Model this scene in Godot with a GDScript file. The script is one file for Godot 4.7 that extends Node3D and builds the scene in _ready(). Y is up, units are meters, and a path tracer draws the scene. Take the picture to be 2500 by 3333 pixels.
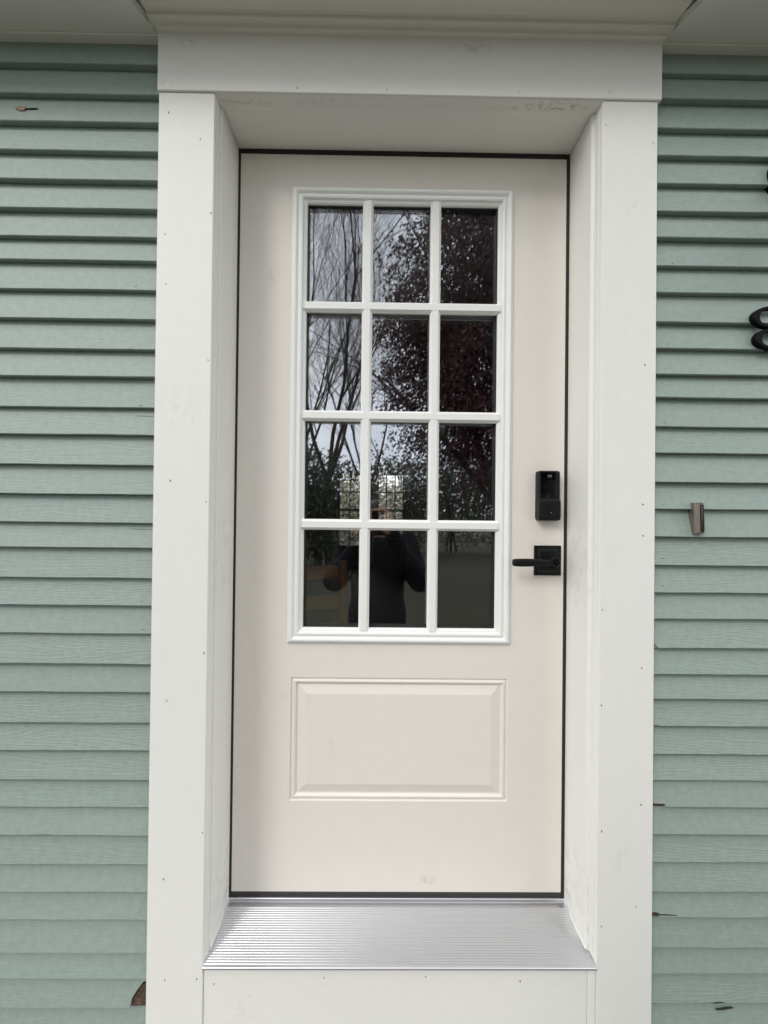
extends Node3D
# A white part-glazed entry door in a sage green clapboard wall. z = 0 is the face of the door casings, +z is outdoors, metres.

var rng := RandomNumberGenerator.new()
var taken := {}
var M := {}
var nz := FastNoiseLite.new()

const ZD := -0.15          # face of the door leaf
const CAM := Vector3(-0.0611, 1.1269, 0.9649)
const GROUND := -0.46

func _ready():
	rng.seed = 7
	nz.seed = 3
	nz.frequency = 1.0
	setup_camera_and_light()
	make_materials()
	build_ground()
	build_house()
	build_surround()
	build_door()
	build_wall_fittings()
	build_interior()
	build_garden()
	build_person()

# ------------------------------------------------------------------ camera, sky, sun, exposure
func setup_camera_and_light():
	var cam := Camera3D.new()
	cam.name = "camera"
	cam.fov = 106.15
	cam.near = 0.02
	cam.far = 300.0
	add_child(cam)
	cam.position = CAM
	cam.basis = Basis(Vector3.UP, deg_to_rad(-0.460)) * Basis(Vector3.RIGHT, deg_to_rad(0.339)) * Basis(Vector3.BACK, deg_to_rad(0.629))
	cam.current = true
	var sky_mat := PanoramaSkyMaterial.new()
	sky_mat.panorama = overcast()
	sky_mat.energy_multiplier = 1.6
	var sky := Sky.new()
	sky.sky_material = sky_mat
	var env := Environment.new()
	env.background_mode = Environment.BG_SKY
	env.sky = sky
	env.tonemap_mode = Environment.TONE_MAPPER_LINEAR
	env.tonemap_exposure = 1.55
	env.ambient_light_source = Environment.AMBIENT_SOURCE_SKY
	env.sdfgi_enabled = true
	env.ssao_enabled = true
	env.ssil_enabled = true
	var we := WorldEnvironment.new()
	we.name = "environment"
	we.environment = env
	add_child(we)
	var sun := DirectionalLight3D.new()
	sun.name = "sun"
	sun.light_energy = 0.3
	sun.light_color = Color(1.0, 0.985, 0.96)
	sun.light_angular_distance = 20.0
	sun.shadow_enabled = true
	add_child(sun)
	sun.look_at_from_position(Vector3(-5.0, 6.3, 6.5), Vector3.ZERO, Vector3.UP)

# even overcast: pale grey blue with soft cloud shapes, a little dimmer towards the horizon
func overcast() -> ImageTexture:
	var n := FastNoiseLite.new()
	n.seed = 11
	n.frequency = 1.3
	n.fractal_octaves = 4
	var w := 512
	var h := 256
	var im := Image.create_empty(w, h, false, Image.FORMAT_RGB8)
	for j in h:
		var up := (0.5 - (j + 0.5) / h) * PI
		for i in w:
			var az := (i + 0.5) / w * TAU
			var d := Vector3(cos(az) * cos(up), sin(up) * 2.0, sin(az) * cos(up)) * 1.5
			var v := clampf(n.get_noise_3dv(d) * 1.1 + 0.5, 0.0, 1.0)
			var c := Color(0.81, 0.83, 0.86).lerp(Color(0.935, 0.935, 0.93), v)
			if up < 0.0:
				c = Color(0.30, 0.31, 0.25)
			im.set_pixel(i, j, c)
	return ImageTexture.create_from_image(im)

# ------------------------------------------------------------------ materials
func mat(col: Color, rough := 0.6, metal := 0.0, spec := 0.5) -> StandardMaterial3D:
	var m := StandardMaterial3D.new()
	m.albedo_color = col
	m.roughness = rough
	m.metallic = metal
	m.metallic_specular = spec
	return m

func lin(r: float, g: float, b: float) -> Color:
	return Color(r, g, b).linear_to_srgb()

# Flat picture of a painted surface: base colour, fine mottle, listed smudges [u, v, half width, half height, strength].
func paint_tex(w: int, h: int, amp: float, smudges: Array, sd: int) -> ImageTexture:
	var n := FastNoiseLite.new()
	n.seed = sd
	n.frequency = 0.03
	n.fractal_octaves = 4
	var n2 := FastNoiseLite.new()
	n2.seed = sd + 50
	n2.frequency = 0.35
	n2.fractal_octaves = 2
	var data := PackedByteArray()
	data.resize(w * h * 3)
	var k := 0
	for j in h:
		for i in w:
			var a := 1.0 + amp * (n.get_noise_2d(i, j) * 0.6 + n2.get_noise_2d(i, j) * 0.5) - amp
			var tint := 0.0
			for s in smudges:
				var dx: float = (float(i) / w - s[0]) / s[2]
				var dy: float = (float(j) / h - s[1]) / s[3]
				var q := dx * dx + dy * dy
				if q < 1.0:
					var g: float = (1.0 - q) * s[4] * smoothstep(-0.1, 0.5, n.get_noise_2d(i * 1.4 + 300.0, j * 1.4) + n2.get_noise_2d(i * 0.25, j * 0.25) * 0.25)
					tint = maxf(tint, g)
			tint *= 0.5
			a *= 1.0 - tint
			data[k] = clampi(int(a * 255.0), 0, 255)
			data[k + 1] = clampi(int(a * (1.0 - tint * 0.04) * 255.0), 0, 255)
			data[k + 2] = clampi(int(a * (1.0 - tint * 0.10) * 255.0), 0, 255)
			k += 3
	var im := Image.create_from_data(w, h, false, Image.FORMAT_RGB8, data)
	im.generate_mipmaps()
	return ImageTexture.create_from_image(im)

# Twelve rows of painted wood grain: [height picture, colour picture]
func grain_maps() -> Array:
	var w := 1024
	var rows := 12
	var rh := 80
	var h := rows * rh
	var n := FastNoiseLite.new()
	n.seed = 21
	n.frequency = 0.02
	n.fractal_octaves = 3
	var f := FastNoiseLite.new()
	f.seed = 5
	f.frequency = 0.5
	var hd := PackedByteArray()
	hd.resize(w * h)
	var cd := PackedByteArray()
	cd.resize(w * h * 3)
	var amps := [0.35, 0.9, 0.5, 0.2, 1.0, 0.3, 0.7, 0.25, 0.8, 0.45, 1.0, 0.15]
	for j in h:
		var row := j / rh
		var y := float(j % rh)
		var cy := 40.0 + 55.0 * sin(row * 2.3)
		var freq := 0.22 + 0.1 * fmod(row * 0.37, 1.0)
		var bend := 0.00016 + 0.0005 * fmod(row * 0.61, 1.0)
		for i in w:
			var x := float(i)
			var cx := 300.0 + 400.0 * fmod(row * 0.53, 1.0)
			var warp := n.get_noise_2d(x * 0.13 + row * 700.0, y * 0.7) * 15.0
			var ring := absf(y - cy + warp) + bend * (x - cx) * (x - cx) * 0.25
			var t := fposmod(ring * freq * 0.55, 1.0)
			var ridge := pow(t, 5.0)
			var streak := f.get_noise_2d(x * 0.012 + row * 40.0, y * 0.9)
			var mott := n.get_noise_2d(x * 2.2, y * 2.2 + row * 300.0)
			var brush := f.get_noise_2d(x * 0.05, y * 2.0 + row * 91.0)
			var v: float = 0.55 + amps[row] * (0.34 * (ridge - 0.35) + 0.16 * streak) + 0.05 * mott + 0.05 * brush
			var k := j * w + i
			hd[k] = clampi(int(v * 255.0), 0, 255)
			var c := 0.95 + 0.035 * mott + 0.02 * brush + 0.02 * streak
			cd[k * 3] = clampi(int((c + 0.006 * streak) * 255.0), 0, 255)
			cd[k * 3 + 1] = clampi(int(c * 255.0), 0, 255)
			cd[k * 3 + 2] = clampi(int((c - 0.004 * mott) * 255.0), 0, 255)
	var a := Image.create_from_data(w, h, false, Image.FORMAT_L8, hd)
	var b := Image.create_from_data(w, h, false, Image.FORMAT_RGB8, cd)
	return [ImageTexture.create_from_image(a), ImageTexture.create_from_image(b)]

func noise_tex(freq: float, a: Color, b: Color, sd: int, size := 256) -> NoiseTexture2D:
	var n := FastNoiseLite.new()
	n.seed = sd
	n.frequency = freq
	n.fractal_octaves = 4
	var t := NoiseTexture2D.new()
	t.noise = n
	t.width = size
	t.height = size
	t.seamless = true
	var g := Gradient.new()
	g.set_color(0, a)
	g.set_color(1, b)
	t.color_ramp = g
	return t

func make_materials():
	var grain := grain_maps()
	var sage := mat(lin(0.285, 0.352, 0.318), 0.55)
	sage.albedo_texture = grain[1]
	sage.heightmap_enabled = true
	sage.heightmap_texture = grain[0]
	sage.heightmap_scale = 0.14
	# the boards were painted at different times: slightly different tones
	M.sage = []
	for f in [[1.0, 1.0, 1.0], [1.025, 1.022, 1.02], [0.975, 0.98, 0.982], [1.008, 1.0, 0.994], [0.992, 1.0, 1.006]]:
		var v := sage.duplicate()
		v.albedo_color = lin(0.288 * f[0], 0.356 * f[1], 0.321 * f[2])
		M.sage.append(v)
	M.sage_plain = mat(lin(0.272, 0.336, 0.303), 0.5)
	var peel := noise_tex(0.12, Color.BLACK, Color.WHITE, 9)
	var trim_col := lin(0.80, 0.795, 0.755)
	for spec in [["casing_a", 128, 1024, [[0.5, 0.985, 0.3, 0.02, 0.25], [0.4, 0.3, 0.5, 0.03, 0.05]], 1], ["casing_b", 128, 1024, [[0.6, 0.1, 0.3, 0.02, 0.05], [0.4, 0.72, 0.3, 0.02, 0.06]], 2], ["header", 1024, 128, [[0.06, 0.2, 0.02, 0.1, 0.22], [0.62, 0.2, 0.05, 0.16, 0.16], [0.8, 0.9, 0.012, 0.1, 0.3], [0.9, 0.93, 0.02, 0.1, 0.22], [0.02, 0.9, 0.02, 0.1, 0.12]], 3], ["bead", 1024, 64, [[0.05, 0.25, 0.1, 0.5, 0.22], [0.28, 0.4, 0.1, 0.5, 0.12], [0.88, 0.3, 0.12, 0.7, 0.4], [0.8, 0.3, 0.12, 0.4, 0.25]], 4], ["jamb", 128, 1024, [[0.5, 0.5, 0.4, 0.03, 0.08], [0.5, 0.55, 0.5, 0.05, 0.08], [0.6, 0.92, 0.5, 0.05, 0.08], [0.35, 0.97, 0.3, 0.03, 0.2]], 5], ["apron", 1024, 256, [[0.42, 0.82, 0.02, 0.05, 0.5], [0.1, 0.5, 0.06, 0.3, 0.06]], 6]]:
		var m := mat(trim_col, 0.55)
		m.albedo_texture = paint_tex(spec[1], spec[2], 0.012, spec[3], spec[4])
		M[spec[0]] = m
	M.trim = mat(trim_col, 0.55)
	M.crown = M.trim
	var dm := mat(lin(0.80, 0.755, 0.695), 0.45)
	dm.albedo_texture = paint_tex(512, 1024, 0.012, [[0.1, 0.165, 0.02, 0.012, 0.12], [0.11, 0.73, 0.09, 0.03, 0.05], [0.1, 0.885, 0.012, 0.012, 0.22], [0.6, 0.985, 0.05, 0.008, 0.2], [0.3, 0.8, 0.03, 0.03, 0.05]], 8)
	M.door = dm
	M.door_plain = mat(lin(0.80, 0.755, 0.695), 0.45)
	M.glazing = mat(lin(0.80, 0.81, 0.785), 0.42)
	M.muntin = mat(lin(0.82, 0.82, 0.80), 0.4)
	M.rubber = mat(lin(0.012, 0.011, 0.010), 0.7)
	M.sweep = mat(lin(0.03, 0.028, 0.026), 0.55)
	var al := mat(lin(0.68, 0.685, 0.71), 0.3, 0.88)
	M.aluminium = al
	M.black_matte = mat(lin(0.006, 0.006, 0.006), 0.4, 0.0, 0.35)
	M.black_body = mat(lin(0.007, 0.007, 0.0068), 0.45, 0.0, 0.35)
	M.black_gloss = mat(lin(0.002, 0.002, 0.0022), 0.05, 0.0, 0.4)
	M.iron = mat(lin(0.004, 0.004, 0.004), 0.6, 0.0, 0.22)
	M.nickel = mat(lin(0.27, 0.24, 0.20), 0.36, 0.8)
	M.steel = mat(lin(0.7, 0.7, 0.7), 0.25, 1.0)
	M.print_grey = mat(lin(0.30, 0.30, 0.30), 0.6)
	var g := mat(Color(1, 1, 1, 0.0), 0.0)
	g.transparency = BaseMaterial3D.TRANSPARENCY_ALPHA
	M.glass = g
	# thin reflective film of insulating glass: a weak mirror that lets most light through
	var film := mat(Color(1, 1, 1, 0.31), 0.0, 1.0)
	film.transparency = BaseMaterial3D.TRANSPARENCY_ALPHA
	var white := Image.create_empty(4, 4, false, Image.FORMAT_RGB8)
	white.fill(Color(0.95, 0.97, 1.0))
	film.albedo_texture = ImageTexture.create_from_image(white)
	M.film = film
	M.soffit = M.trim
	M.frieze = M.trim
	M.bare_wood = mat(lin(0.17, 0.115, 0.075), 0.85)
	M.bare_wood.albedo_texture = noise_tex(0.05, Color(0.35, 0.3, 0.28), Color(1, 1, 1), 12)
	M.bare_wood.uv1_triplanar = true
	M.bare_wood.uv1_scale = Vector3(3, 9, 3)
	M.raw_chip = mat(lin(0.50, 0.40, 0.28), 0.8)
	M.knot = mat(lin(0.16, 0.055, 0.022), 0.5)
	M.dark_hole = mat(lin(0.03, 0.028, 0.025), 0.9)
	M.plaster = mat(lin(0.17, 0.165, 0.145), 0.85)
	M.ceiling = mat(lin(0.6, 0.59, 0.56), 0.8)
	M.sheath = mat(lin(0.25, 0.2, 0.15), 0.9)
	M.shingle = mat(lin(0.08, 0.08, 0.08), 0.9)
	var fl := mat(lin(0.06, 0.032, 0.017), 0.6, 0.0, 0.3)
	M.floor = fl
	M.chair_wood = mat(lin(0.50, 0.25, 0.10), 0.35)
	M.window_trim = mat(lin(0.10, 0.095, 0.085), 0.5)
	M.white_enamel = mat(lin(0.75, 0.75, 0.73), 0.3)
	var gr := mat(Color.WHITE, 0.95)
	gr.albedo_texture = noise_tex(0.03, lin(0.018, 0.023, 0.008), lin(0.042, 0.038, 0.018), 41, 512)
	gr.uv1_triplanar = true
	gr.uv1_world_triplanar = true
	gr.uv1_scale = Vector3(0.4, 0.4, 0.4)
	M.grass = gr
	var cc := mat(Color.WHITE, 0.9)
	cc.albedo_texture = noise_tex(0.05, lin(0.15, 0.14, 0.12), lin(0.24, 0.22, 0.19), 42, 512)
	cc.uv1_triplanar = true
	cc.uv1_scale = Vector3(1.5, 1.5, 1.5)
	M.concrete = cc
	M.bark = mat(lin(0.055, 0.048, 0.04), 0.95)
	for spec in [["leaf_red", 0.06, 0.011, 0.012], ["leaf_green", 0.035, 0.05, 0.016], ["leaf_olive", 0.05, 0.055, 0.02], ["leaf_tan", 0.36, 0.335, 0.26]]:
		var m := mat(Color.WHITE, 0.6)
		m.albedo_color = lin(spec[1], spec[2], spec[3])
		m.backlight_enabled = true
		m.backlight = Color(0.3, 0.3, 0.3)
		m.cull_mode = BaseMaterial3D.CULL_DISABLED
		M[spec[0]] = m
	M.stone = mat(lin(0.22, 0.21, 0.19), 0.9)
	var pm := mat(Color.WHITE, 0.85, 0.0, 0.18)
	pm.vertex_color_use_as_albedo = true
	M.person = pm
	M.hair = mat(lin(0.03, 0.02, 0.014), 0.6)

# ------------------------------------------------------------------ node helpers
func numbered(called: String) -> String:
	if not taken.has(called):
		taken[called] = 0
		return called
	taken[called] += 1
	return "%s_%03d" % [called, taken[called]]

func thing(called: String, label: String, category: String, at := Vector3.ZERO, group := "") -> Node3D:
	var o := Node3D.new()
	o.name = numbered(called)
	add_child(o)
	o.position = at
	o.set_meta("label", label)
	o.set_meta("category", category)
	if group != "":
		o.set_meta("group", group)
	return o

func start() -> SurfaceTool:
	var st := SurfaceTool.new()
	st.begin(Mesh.PRIMITIVE_TRIANGLES)
	return st

func obj(called: String, st: SurfaceTool, m: Material, parent: Node) -> MeshInstance3D:
	return inst(called, st.commit(), m, parent)

func inst(called: String, mesh: Mesh, m: Material, parent: Node) -> MeshInstance3D:
	var o := MeshInstance3D.new()
	o.name = called
	o.mesh = mesh
	o.material_override = m
	parent.add_child(o, true)
	return o

func structure(called: String, st: SurfaceTool, m: Material) -> MeshInstance3D:
	var o := obj(numbered(called), st, m, self)
	o.set_meta("kind", "structure")
	return o

# ------------------------------------------------------------------ shape helpers
var uv_from := Vector2.ZERO     # pieces may map a rectangle of the world onto their own picture
var uv_size := Vector2.ONE

func uv_of(p: Vector3, n: Vector3) -> Vector2:
	var q: Vector2
	if absf(n.z) >= absf(n.x) and absf(n.z) >= absf(n.y):
		q = Vector2(p.x, -p.y)
	elif absf(n.x) > absf(n.y):
		q = Vector2(p.z, -p.y)
	else:
		q = Vector2(p.x, p.z)
	return (q - uv_from) / uv_size

func tri(st: SurfaceTool, a: Vector3, b: Vector3, c: Vector3):   # counter-clockwise seen from outside
	var n := (b - a).cross(c - a)
	if n.length_squared() < 1e-18:
		return
	n = n.normalized()
	for p in [a, c, b]:
		st.set_normal(n)
		st.set_uv(uv_of(p, n))
		st.add_vertex(p)

func poly(st: SurfaceTool, pts: Array, away: Vector3):   # convex polygon, turned so that it faces along `away`
	var n: Vector3 = (pts[1] - pts[0]).cross(pts[2] - pts[0])
	if n.dot(away) < 0:
		pts = pts.duplicate()
		pts.reverse()
	for i in range(1, pts.size() - 1):
		tri(st, pts[0], pts[i], pts[i + 1])

func box(st: SurfaceTool, lo: Vector3, hi: Vector3, c := 0.0):
	var mid := (lo + hi) / 2
	var h := (hi - lo) / 2
	c = minf(c, minf(h.x, minf(h.y, h.z)) * 0.9)
	for ax in 3:
		var u := (ax + 1) % 3
		var v := (ax + 2) % 3
		for s in [-1.0, 1.0]:
			var pts := []
			for k in [[-1, -1], [1, -1], [1, 1], [-1, 1]]:
				var p := Vector3.ZERO
				p[ax] = s * h[ax]
				p[u] = k[0] * (h[u] - c)
				p[v] = k[1] * (h[v] - c)
				pts.append(mid + p)
			var d := Vector3.ZERO
			d[ax] = s
			poly(st, pts, d)
	if c <= 0.0:
		return
	for ax in 3:                       # bevelled edges that run along ax
		var u := (ax + 1) % 3
		var v := (ax + 2) % 3
		for su in [-1.0, 1.0]:
			for sv in [-1.0, 1.0]:
				var pts := []
				for k in [[-1, 0], [1, 0], [1, 1], [-1, 1]]:
					var p := Vector3.ZERO
					p[ax] = k[0] * (h[ax] - c)
					p[u] = su * (h[u] - (c if k[1] == 1 else 0.0))
					p[v] = sv * (h[v] - (0.0 if k[1] == 1 else c))
					pts.append(mid + p)
				var d := Vector3.ZERO
				d[u] = su
				d[v] = sv
				poly(st, pts, d)
	for sx in [-1.0, 1.0]:
		for sy in [-1.0, 1.0]:
			for sz in [-1.0, 1.0]:
				var s := Vector3(sx, sy, sz)
				poly(st, [mid + Vector3(sx * h.x, sy * (h.y - c), sz * (h.z - c)), mid + Vector3(sx * (h.x - c), sy * h.y, sz * (h.z - c)), mid + Vector3(sx * (h.x - c), sy * (h.y - c), sz * h.z)], s)

func put(axis: int, p: Vector2, a: float) -> Vector3:   # axis 0: p = (y, z); axis 1: p = (x, z); axis 2: p = (x, y)
	return Vector3(a, p.x, p.y) if axis == 0 else (Vector3(p.x, a, p.y) if axis == 1 else Vector3(p.x, p.y, a))

func extrude(st: SurfaceTool, pts: PackedVector2Array, axis: int, a0: float, a1: float):
	var area := 0.0
	for i in pts.size():
		area += pts[i].cross(pts[(i + 1) % pts.size()])
	for i in pts.size():
		var p := pts[i]
		var q := pts[(i + 1) % pts.size()]
		var e := q - p
		var out := Vector2(e.y, -e.x) * signf(area)
		poly(st, [put(axis, p, a0), put(axis, q, a0), put(axis, q, a1), put(axis, p, a1)], put(axis, out, 0.0))
	var t := Geometry2D.triangulate_polygon(pts)
	for k in range(0, t.size(), 3):
		for a in [[a0, -1.0], [a1, 1.0]]:
			poly(st, [put(axis, pts[t[k]], a[0]), put(axis, pts[t[k + 1]], a[0]), put(axis, pts[t[k + 2]], a[0])], put(axis, Vector2.ZERO, (a[1] as float) * signf(a1 - a0)))

# A moulding that runs round a rectangle in x, y with mitred corners; prof = [inset from the outer edge, z]
func frame(st: SurfaceTool, r: Rect2, prof: Array, fill := false):
	for i in prof.size() - 1:
		var a: Rect2 = r.grow(-prof[i][0])
		var b: Rect2 = r.grow(-prof[i + 1][0])
		var za: float = prof[i][1]
		var zb: float = prof[i + 1][1]
		var pa := corners(a, za)
		var pb := corners(b, zb)
		for k in 4:
			var l := (k + 1) % 4
			var inward: Vector3 = (pb[k] + pb[l]) / 2 - (pa[k] + pa[l]) / 2
			var along: Vector3 = pa[l] - pa[k]
			var n: Vector3 = along.cross(inward)
			if n.length_squared() < 1e-16:
				continue
			tri(st, pa[k], pa[l], pb[l])
			tri(st, pa[k], pb[l], pb[k])
	if fill:
		var e: Array = prof[prof.size() - 1]
		poly(st, corners(r.grow(-e[0]), e[1]), Vector3(0, 0, 1))

func corners(r: Rect2, z: float) -> Array:
	return [Vector3(r.position.x, r.position.y, z), Vector3(r.end.x, r.position.y, z), Vector3(r.end.x, r.end.y, z), Vector3(r.position.x, r.end.y, z)]

func rect(x0: float, y0: float, x1: float, y1: float) -> Rect2:
	return Rect2(x0, y0, x1 - x0, y1 - y0)

func tube(st: SurfaceTool, a: Vector3, b: Vector3, ra: float, rb: float, sides := 8, caps := true):
	var d := (b - a).normalized()
	var s := d.cross(Vector3.UP if absf(d.y) < 0.9 else Vector3.RIGHT).normalized()
	var t := d.cross(s)
	for k in sides:
		var p := s * cos(TAU * k / sides) + t * sin(TAU * k / sides)
		var q := s * cos(TAU * (k + 1) / sides) + t * sin(TAU * (k + 1) / sides)
		var pts := [[a + p * ra, p], [a + q * ra, q], [b + q * rb, q], [b + p * rb, p]]
		for i in [0, 2, 1, 0, 3, 2]:
			st.set_normal(pts[i][1])
			st.set_uv(Vector2.ZERO)
			st.add_vertex(pts[i][0])
		if caps:
			poly(st, [b, b + p * rb, b + q * rb], d)
			poly(st, [a, a + p * ra, a + q * ra], -d)

# Rings of points joined into a skin
func loft(st: SurfaceTool, rings: Array, cap := true):
	var mid := Vector3.ZERO
	var cents := []
	for r in rings:
		var c := Vector3.ZERO
		for p in r:
			c += p
		cents.append(c / r.size())
	for i in rings.size() - 1:
		var n: int = rings[i].size()
		for k in n:
			var l := (k + 1) % n
			var q := [rings[i][k], rings[i][l], rings[i + 1][l], rings[i + 1][k]]
			mid = (q[0] + q[1] + q[2] + q[3]) / 4 - (cents[i] + cents[i + 1]) / 2
			poly(st, [q[0], q[1], q[2]], mid)
			poly(st, [q[0], q[2], q[3]], mid)
	if cap:
		var last := rings.size() - 1
		poly(st, rings[0], cents[0] - cents[1])
		poly(st, rings[last], cents[last] - cents[last - 1])

func smooth_mesh(st: SurfaceTool) -> ArrayMesh:
	st.index()
	return st.commit()

# ------------------------------------------------------------------ ground
func build_ground():
	var st := start()
	poly(st, [Vector3(-150, GROUND, 150), Vector3(150, GROUND, 150), Vector3(150, GROUND, -150), Vector3(-150, GROUND, -150)], Vector3.UP)
	structure("ground", st, M.grass)
	st = start()
	box(st, Vector3(-2.4, GROUND - 0.05, -0.03), Vector3(2.4, GROUND + 0.04, 3.0), 0.008)
	structure("pavement", st, M.concrete)

# ------------------------------------------------------------------ house wall with its clapboards
const LEFT_EDGES := [2.3270, 2.2596, 2.1831, 2.1113, 2.0376, 1.9634, 1.891, 1.8205, 1.7602, 1.6854, 1.6115, 1.5349, 1.466, 1.3887, 1.3191, 1.243, 1.1691, 1.0976, 1.0349, 0.9589, 0.89, 0.8191, 0.7437, 0.6728, 0.5957, 0.5269, 0.4529, 0.3843, 0.3147, 0.2435, 0.1726, 0.1042, 0.0219, -0.0421, -0.1123, -0.183, -0.254, -0.325, -0.396]
const RIGHT_EDGES := [2.3330, 2.2671, 2.1995, 2.1248, 2.054, 1.9818, 1.909, 1.8422, 1.77, 1.701, 1.6259, 1.5584, 1.4921, 1.4327, 1.3583, 1.2909, 1.2164, 1.148, 1.0775, 1.0045, 0.9352, 0.8688, 0.7949, 0.7284, 0.666, 0.5965, 0.5251, 0.4595, 0.3926, 0.3237, 0.2526, 0.1796, 0.113, 0.039, -0.0266, -0.1005, -0.171, -0.242, -0.313, -0.384]

# notches: [x0, x1, rise] lift the lower edge between x0 and x1
func clapboard(parent: Node, x0: float, x1: float, yb: float, yt: float, rough_edge: float, notches: Array) -> MeshInstance3D:
	var st := start()
	var zb := -0.008 + rng.randf_range(-0.0012, 0.0012)
	var thick := 0.0145
	var row := rng.randi() % 12
	var shift := rng.randf()
	var flip := -1.0 if rng.randf() < 0.5 else 1.0
	var ph := rng.randf() * 100.0
	var xs := []
	for i in 73:
		xs.append(x0 + (x1 - x0) * i / 72.0)
	for k in notches:
		for x in [k[0] - 0.0004, k[0] + 0.0004, lerpf(k[0], k[1], 0.33), lerpf(k[0], k[1], 0.66), k[1] - 0.0004, k[1] + 0.0004]:
			if x > x0 and x < x1:
				xs.append(x)
	xs.sort()
	var n := xs.size() - 1
	var cols := []
	for i in n + 1:
		var x: float = xs[i]
		var wob := nz.get_noise_2d(x * 9.0 + ph, 3.0) * 0.0005 + nz.get_noise_2d(x * 2.0 + ph, 9.0) * 0.0010
		var chip := nz.get_noise_2d(x * 26.0 + ph, 17.0)
		wob += rough_edge * maxf(0.0, chip - 0.18) * 0.012
		var lift := 0.0
		for k in notches:
			if x >= k[0] and x <= k[1]:
				lift = maxf(lift, k[2] + (k[3] - k[2]) * (x - k[0]) / maxf(1e-4, k[1] - k[0]))
		var y := yb + wob + lift
		var face := zb - thick * clampf((y - yb) / (yt - yb), 0.0, 1.0) * 0.95
		cols.append([Vector3(x, yt + 0.010, zb - thick - 0.0035), Vector3(x, y + 0.0016, face), Vector3(x, y, face - 0.0014), Vector3(x, y + 0.0006, zb - thick - 0.004)])
	for i in n:
		for k in 3:
			var q := [cols[i][k], cols[i + 1][k], cols[i + 1][k + 1], cols[i][k + 1]]
			var away := Vector3(0, 0.2, 1) if k == 0 else (Vector3(0, -1, 1) if k == 1 else Vector3(0, -1, 0))
			var nn: Vector3 = (q[1] - q[0]).cross(q[3] - q[0]).normalized()
			if nn.dot(away) < 0:
				nn = -nn
			for id in ([0, 2, 1, 0, 3, 2] if (q[1] - q[0]).cross(q[2] - q[0]).dot(away) > 0 else [0, 1, 2, 0, 2, 3]):
				var p: Vector3 = q[id]
				st.set_normal(nn)
				st.set_uv(Vector2(flip * p.x / 1.02 + shift, (row + clampf(1.0 - (p.y - yb + 0.002) / 0.092, 0.01, 0.99)) / 12.0))
				st.add_vertex(p)
	for e in [0, n]:
		var c: Array = cols[e]
		poly(st, [c[0], c[1], c[2], c[3]], Vector3(-1 if e == 0 else 1, 0, 0))
	return obj("clapboard", st, M.sage[rng.randi() % 5], parent)

func dome_mesh(r: float, h: float, sides := 8) -> ArrayMesh:
	var st := start()
	for k in sides:
		var a := Vector3(cos(TAU * k / sides), sin(TAU * k / sides), 0)
		var b := Vector3(cos(TAU * (k + 1) / sides), sin(TAU * (k + 1) / sides), 0)
		poly(st, [a * r, b * r, b * r * 0.6 + Vector3(0, 0, h * 0.8), a * r * 0.6 + Vector3(0, 0, h * 0.8)], a + b + Vector3(0, 0, 0.5))
		poly(st, [Vector3(0, 0, h), a * r * 0.6 + Vector3(0, 0, h * 0.8), b * r * 0.6 + Vector3(0, 0, h * 0.8)], Vector3(0, 0, 1))
	return st.commit()

func siding(house: Node3D, edges: Array, x0: float, x1: float, nails: Array, notches: Dictionary) -> Array:
	var boards := []
	var nail := dome_mesh(0.0031, 0.0017)
	for i in range(1, edges.size()):
		var low: float = smoothstep(18.0, 30.0, float(i))
		var b := clapboard(house, x0, x1, edges[i], edges[i - 1], 0.03 + 0.35 * low * rng.randf(), notches.get(i, []))
		boards.append(b)
		for p in nails:
			if p.y > edges[i] and p.y <= edges[i - 1]:
				var t: float = (p.y - edges[i]) / (edges[i - 1] - edges[i])
				var h := inst("nail_head", nail, M.sage_plain, b)
				h.position = Vector3(p.x, p.y, -0.0085 - 0.0145 * t)
				h.rotation.z = rng.randf() * 3.0
	return boards

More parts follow.
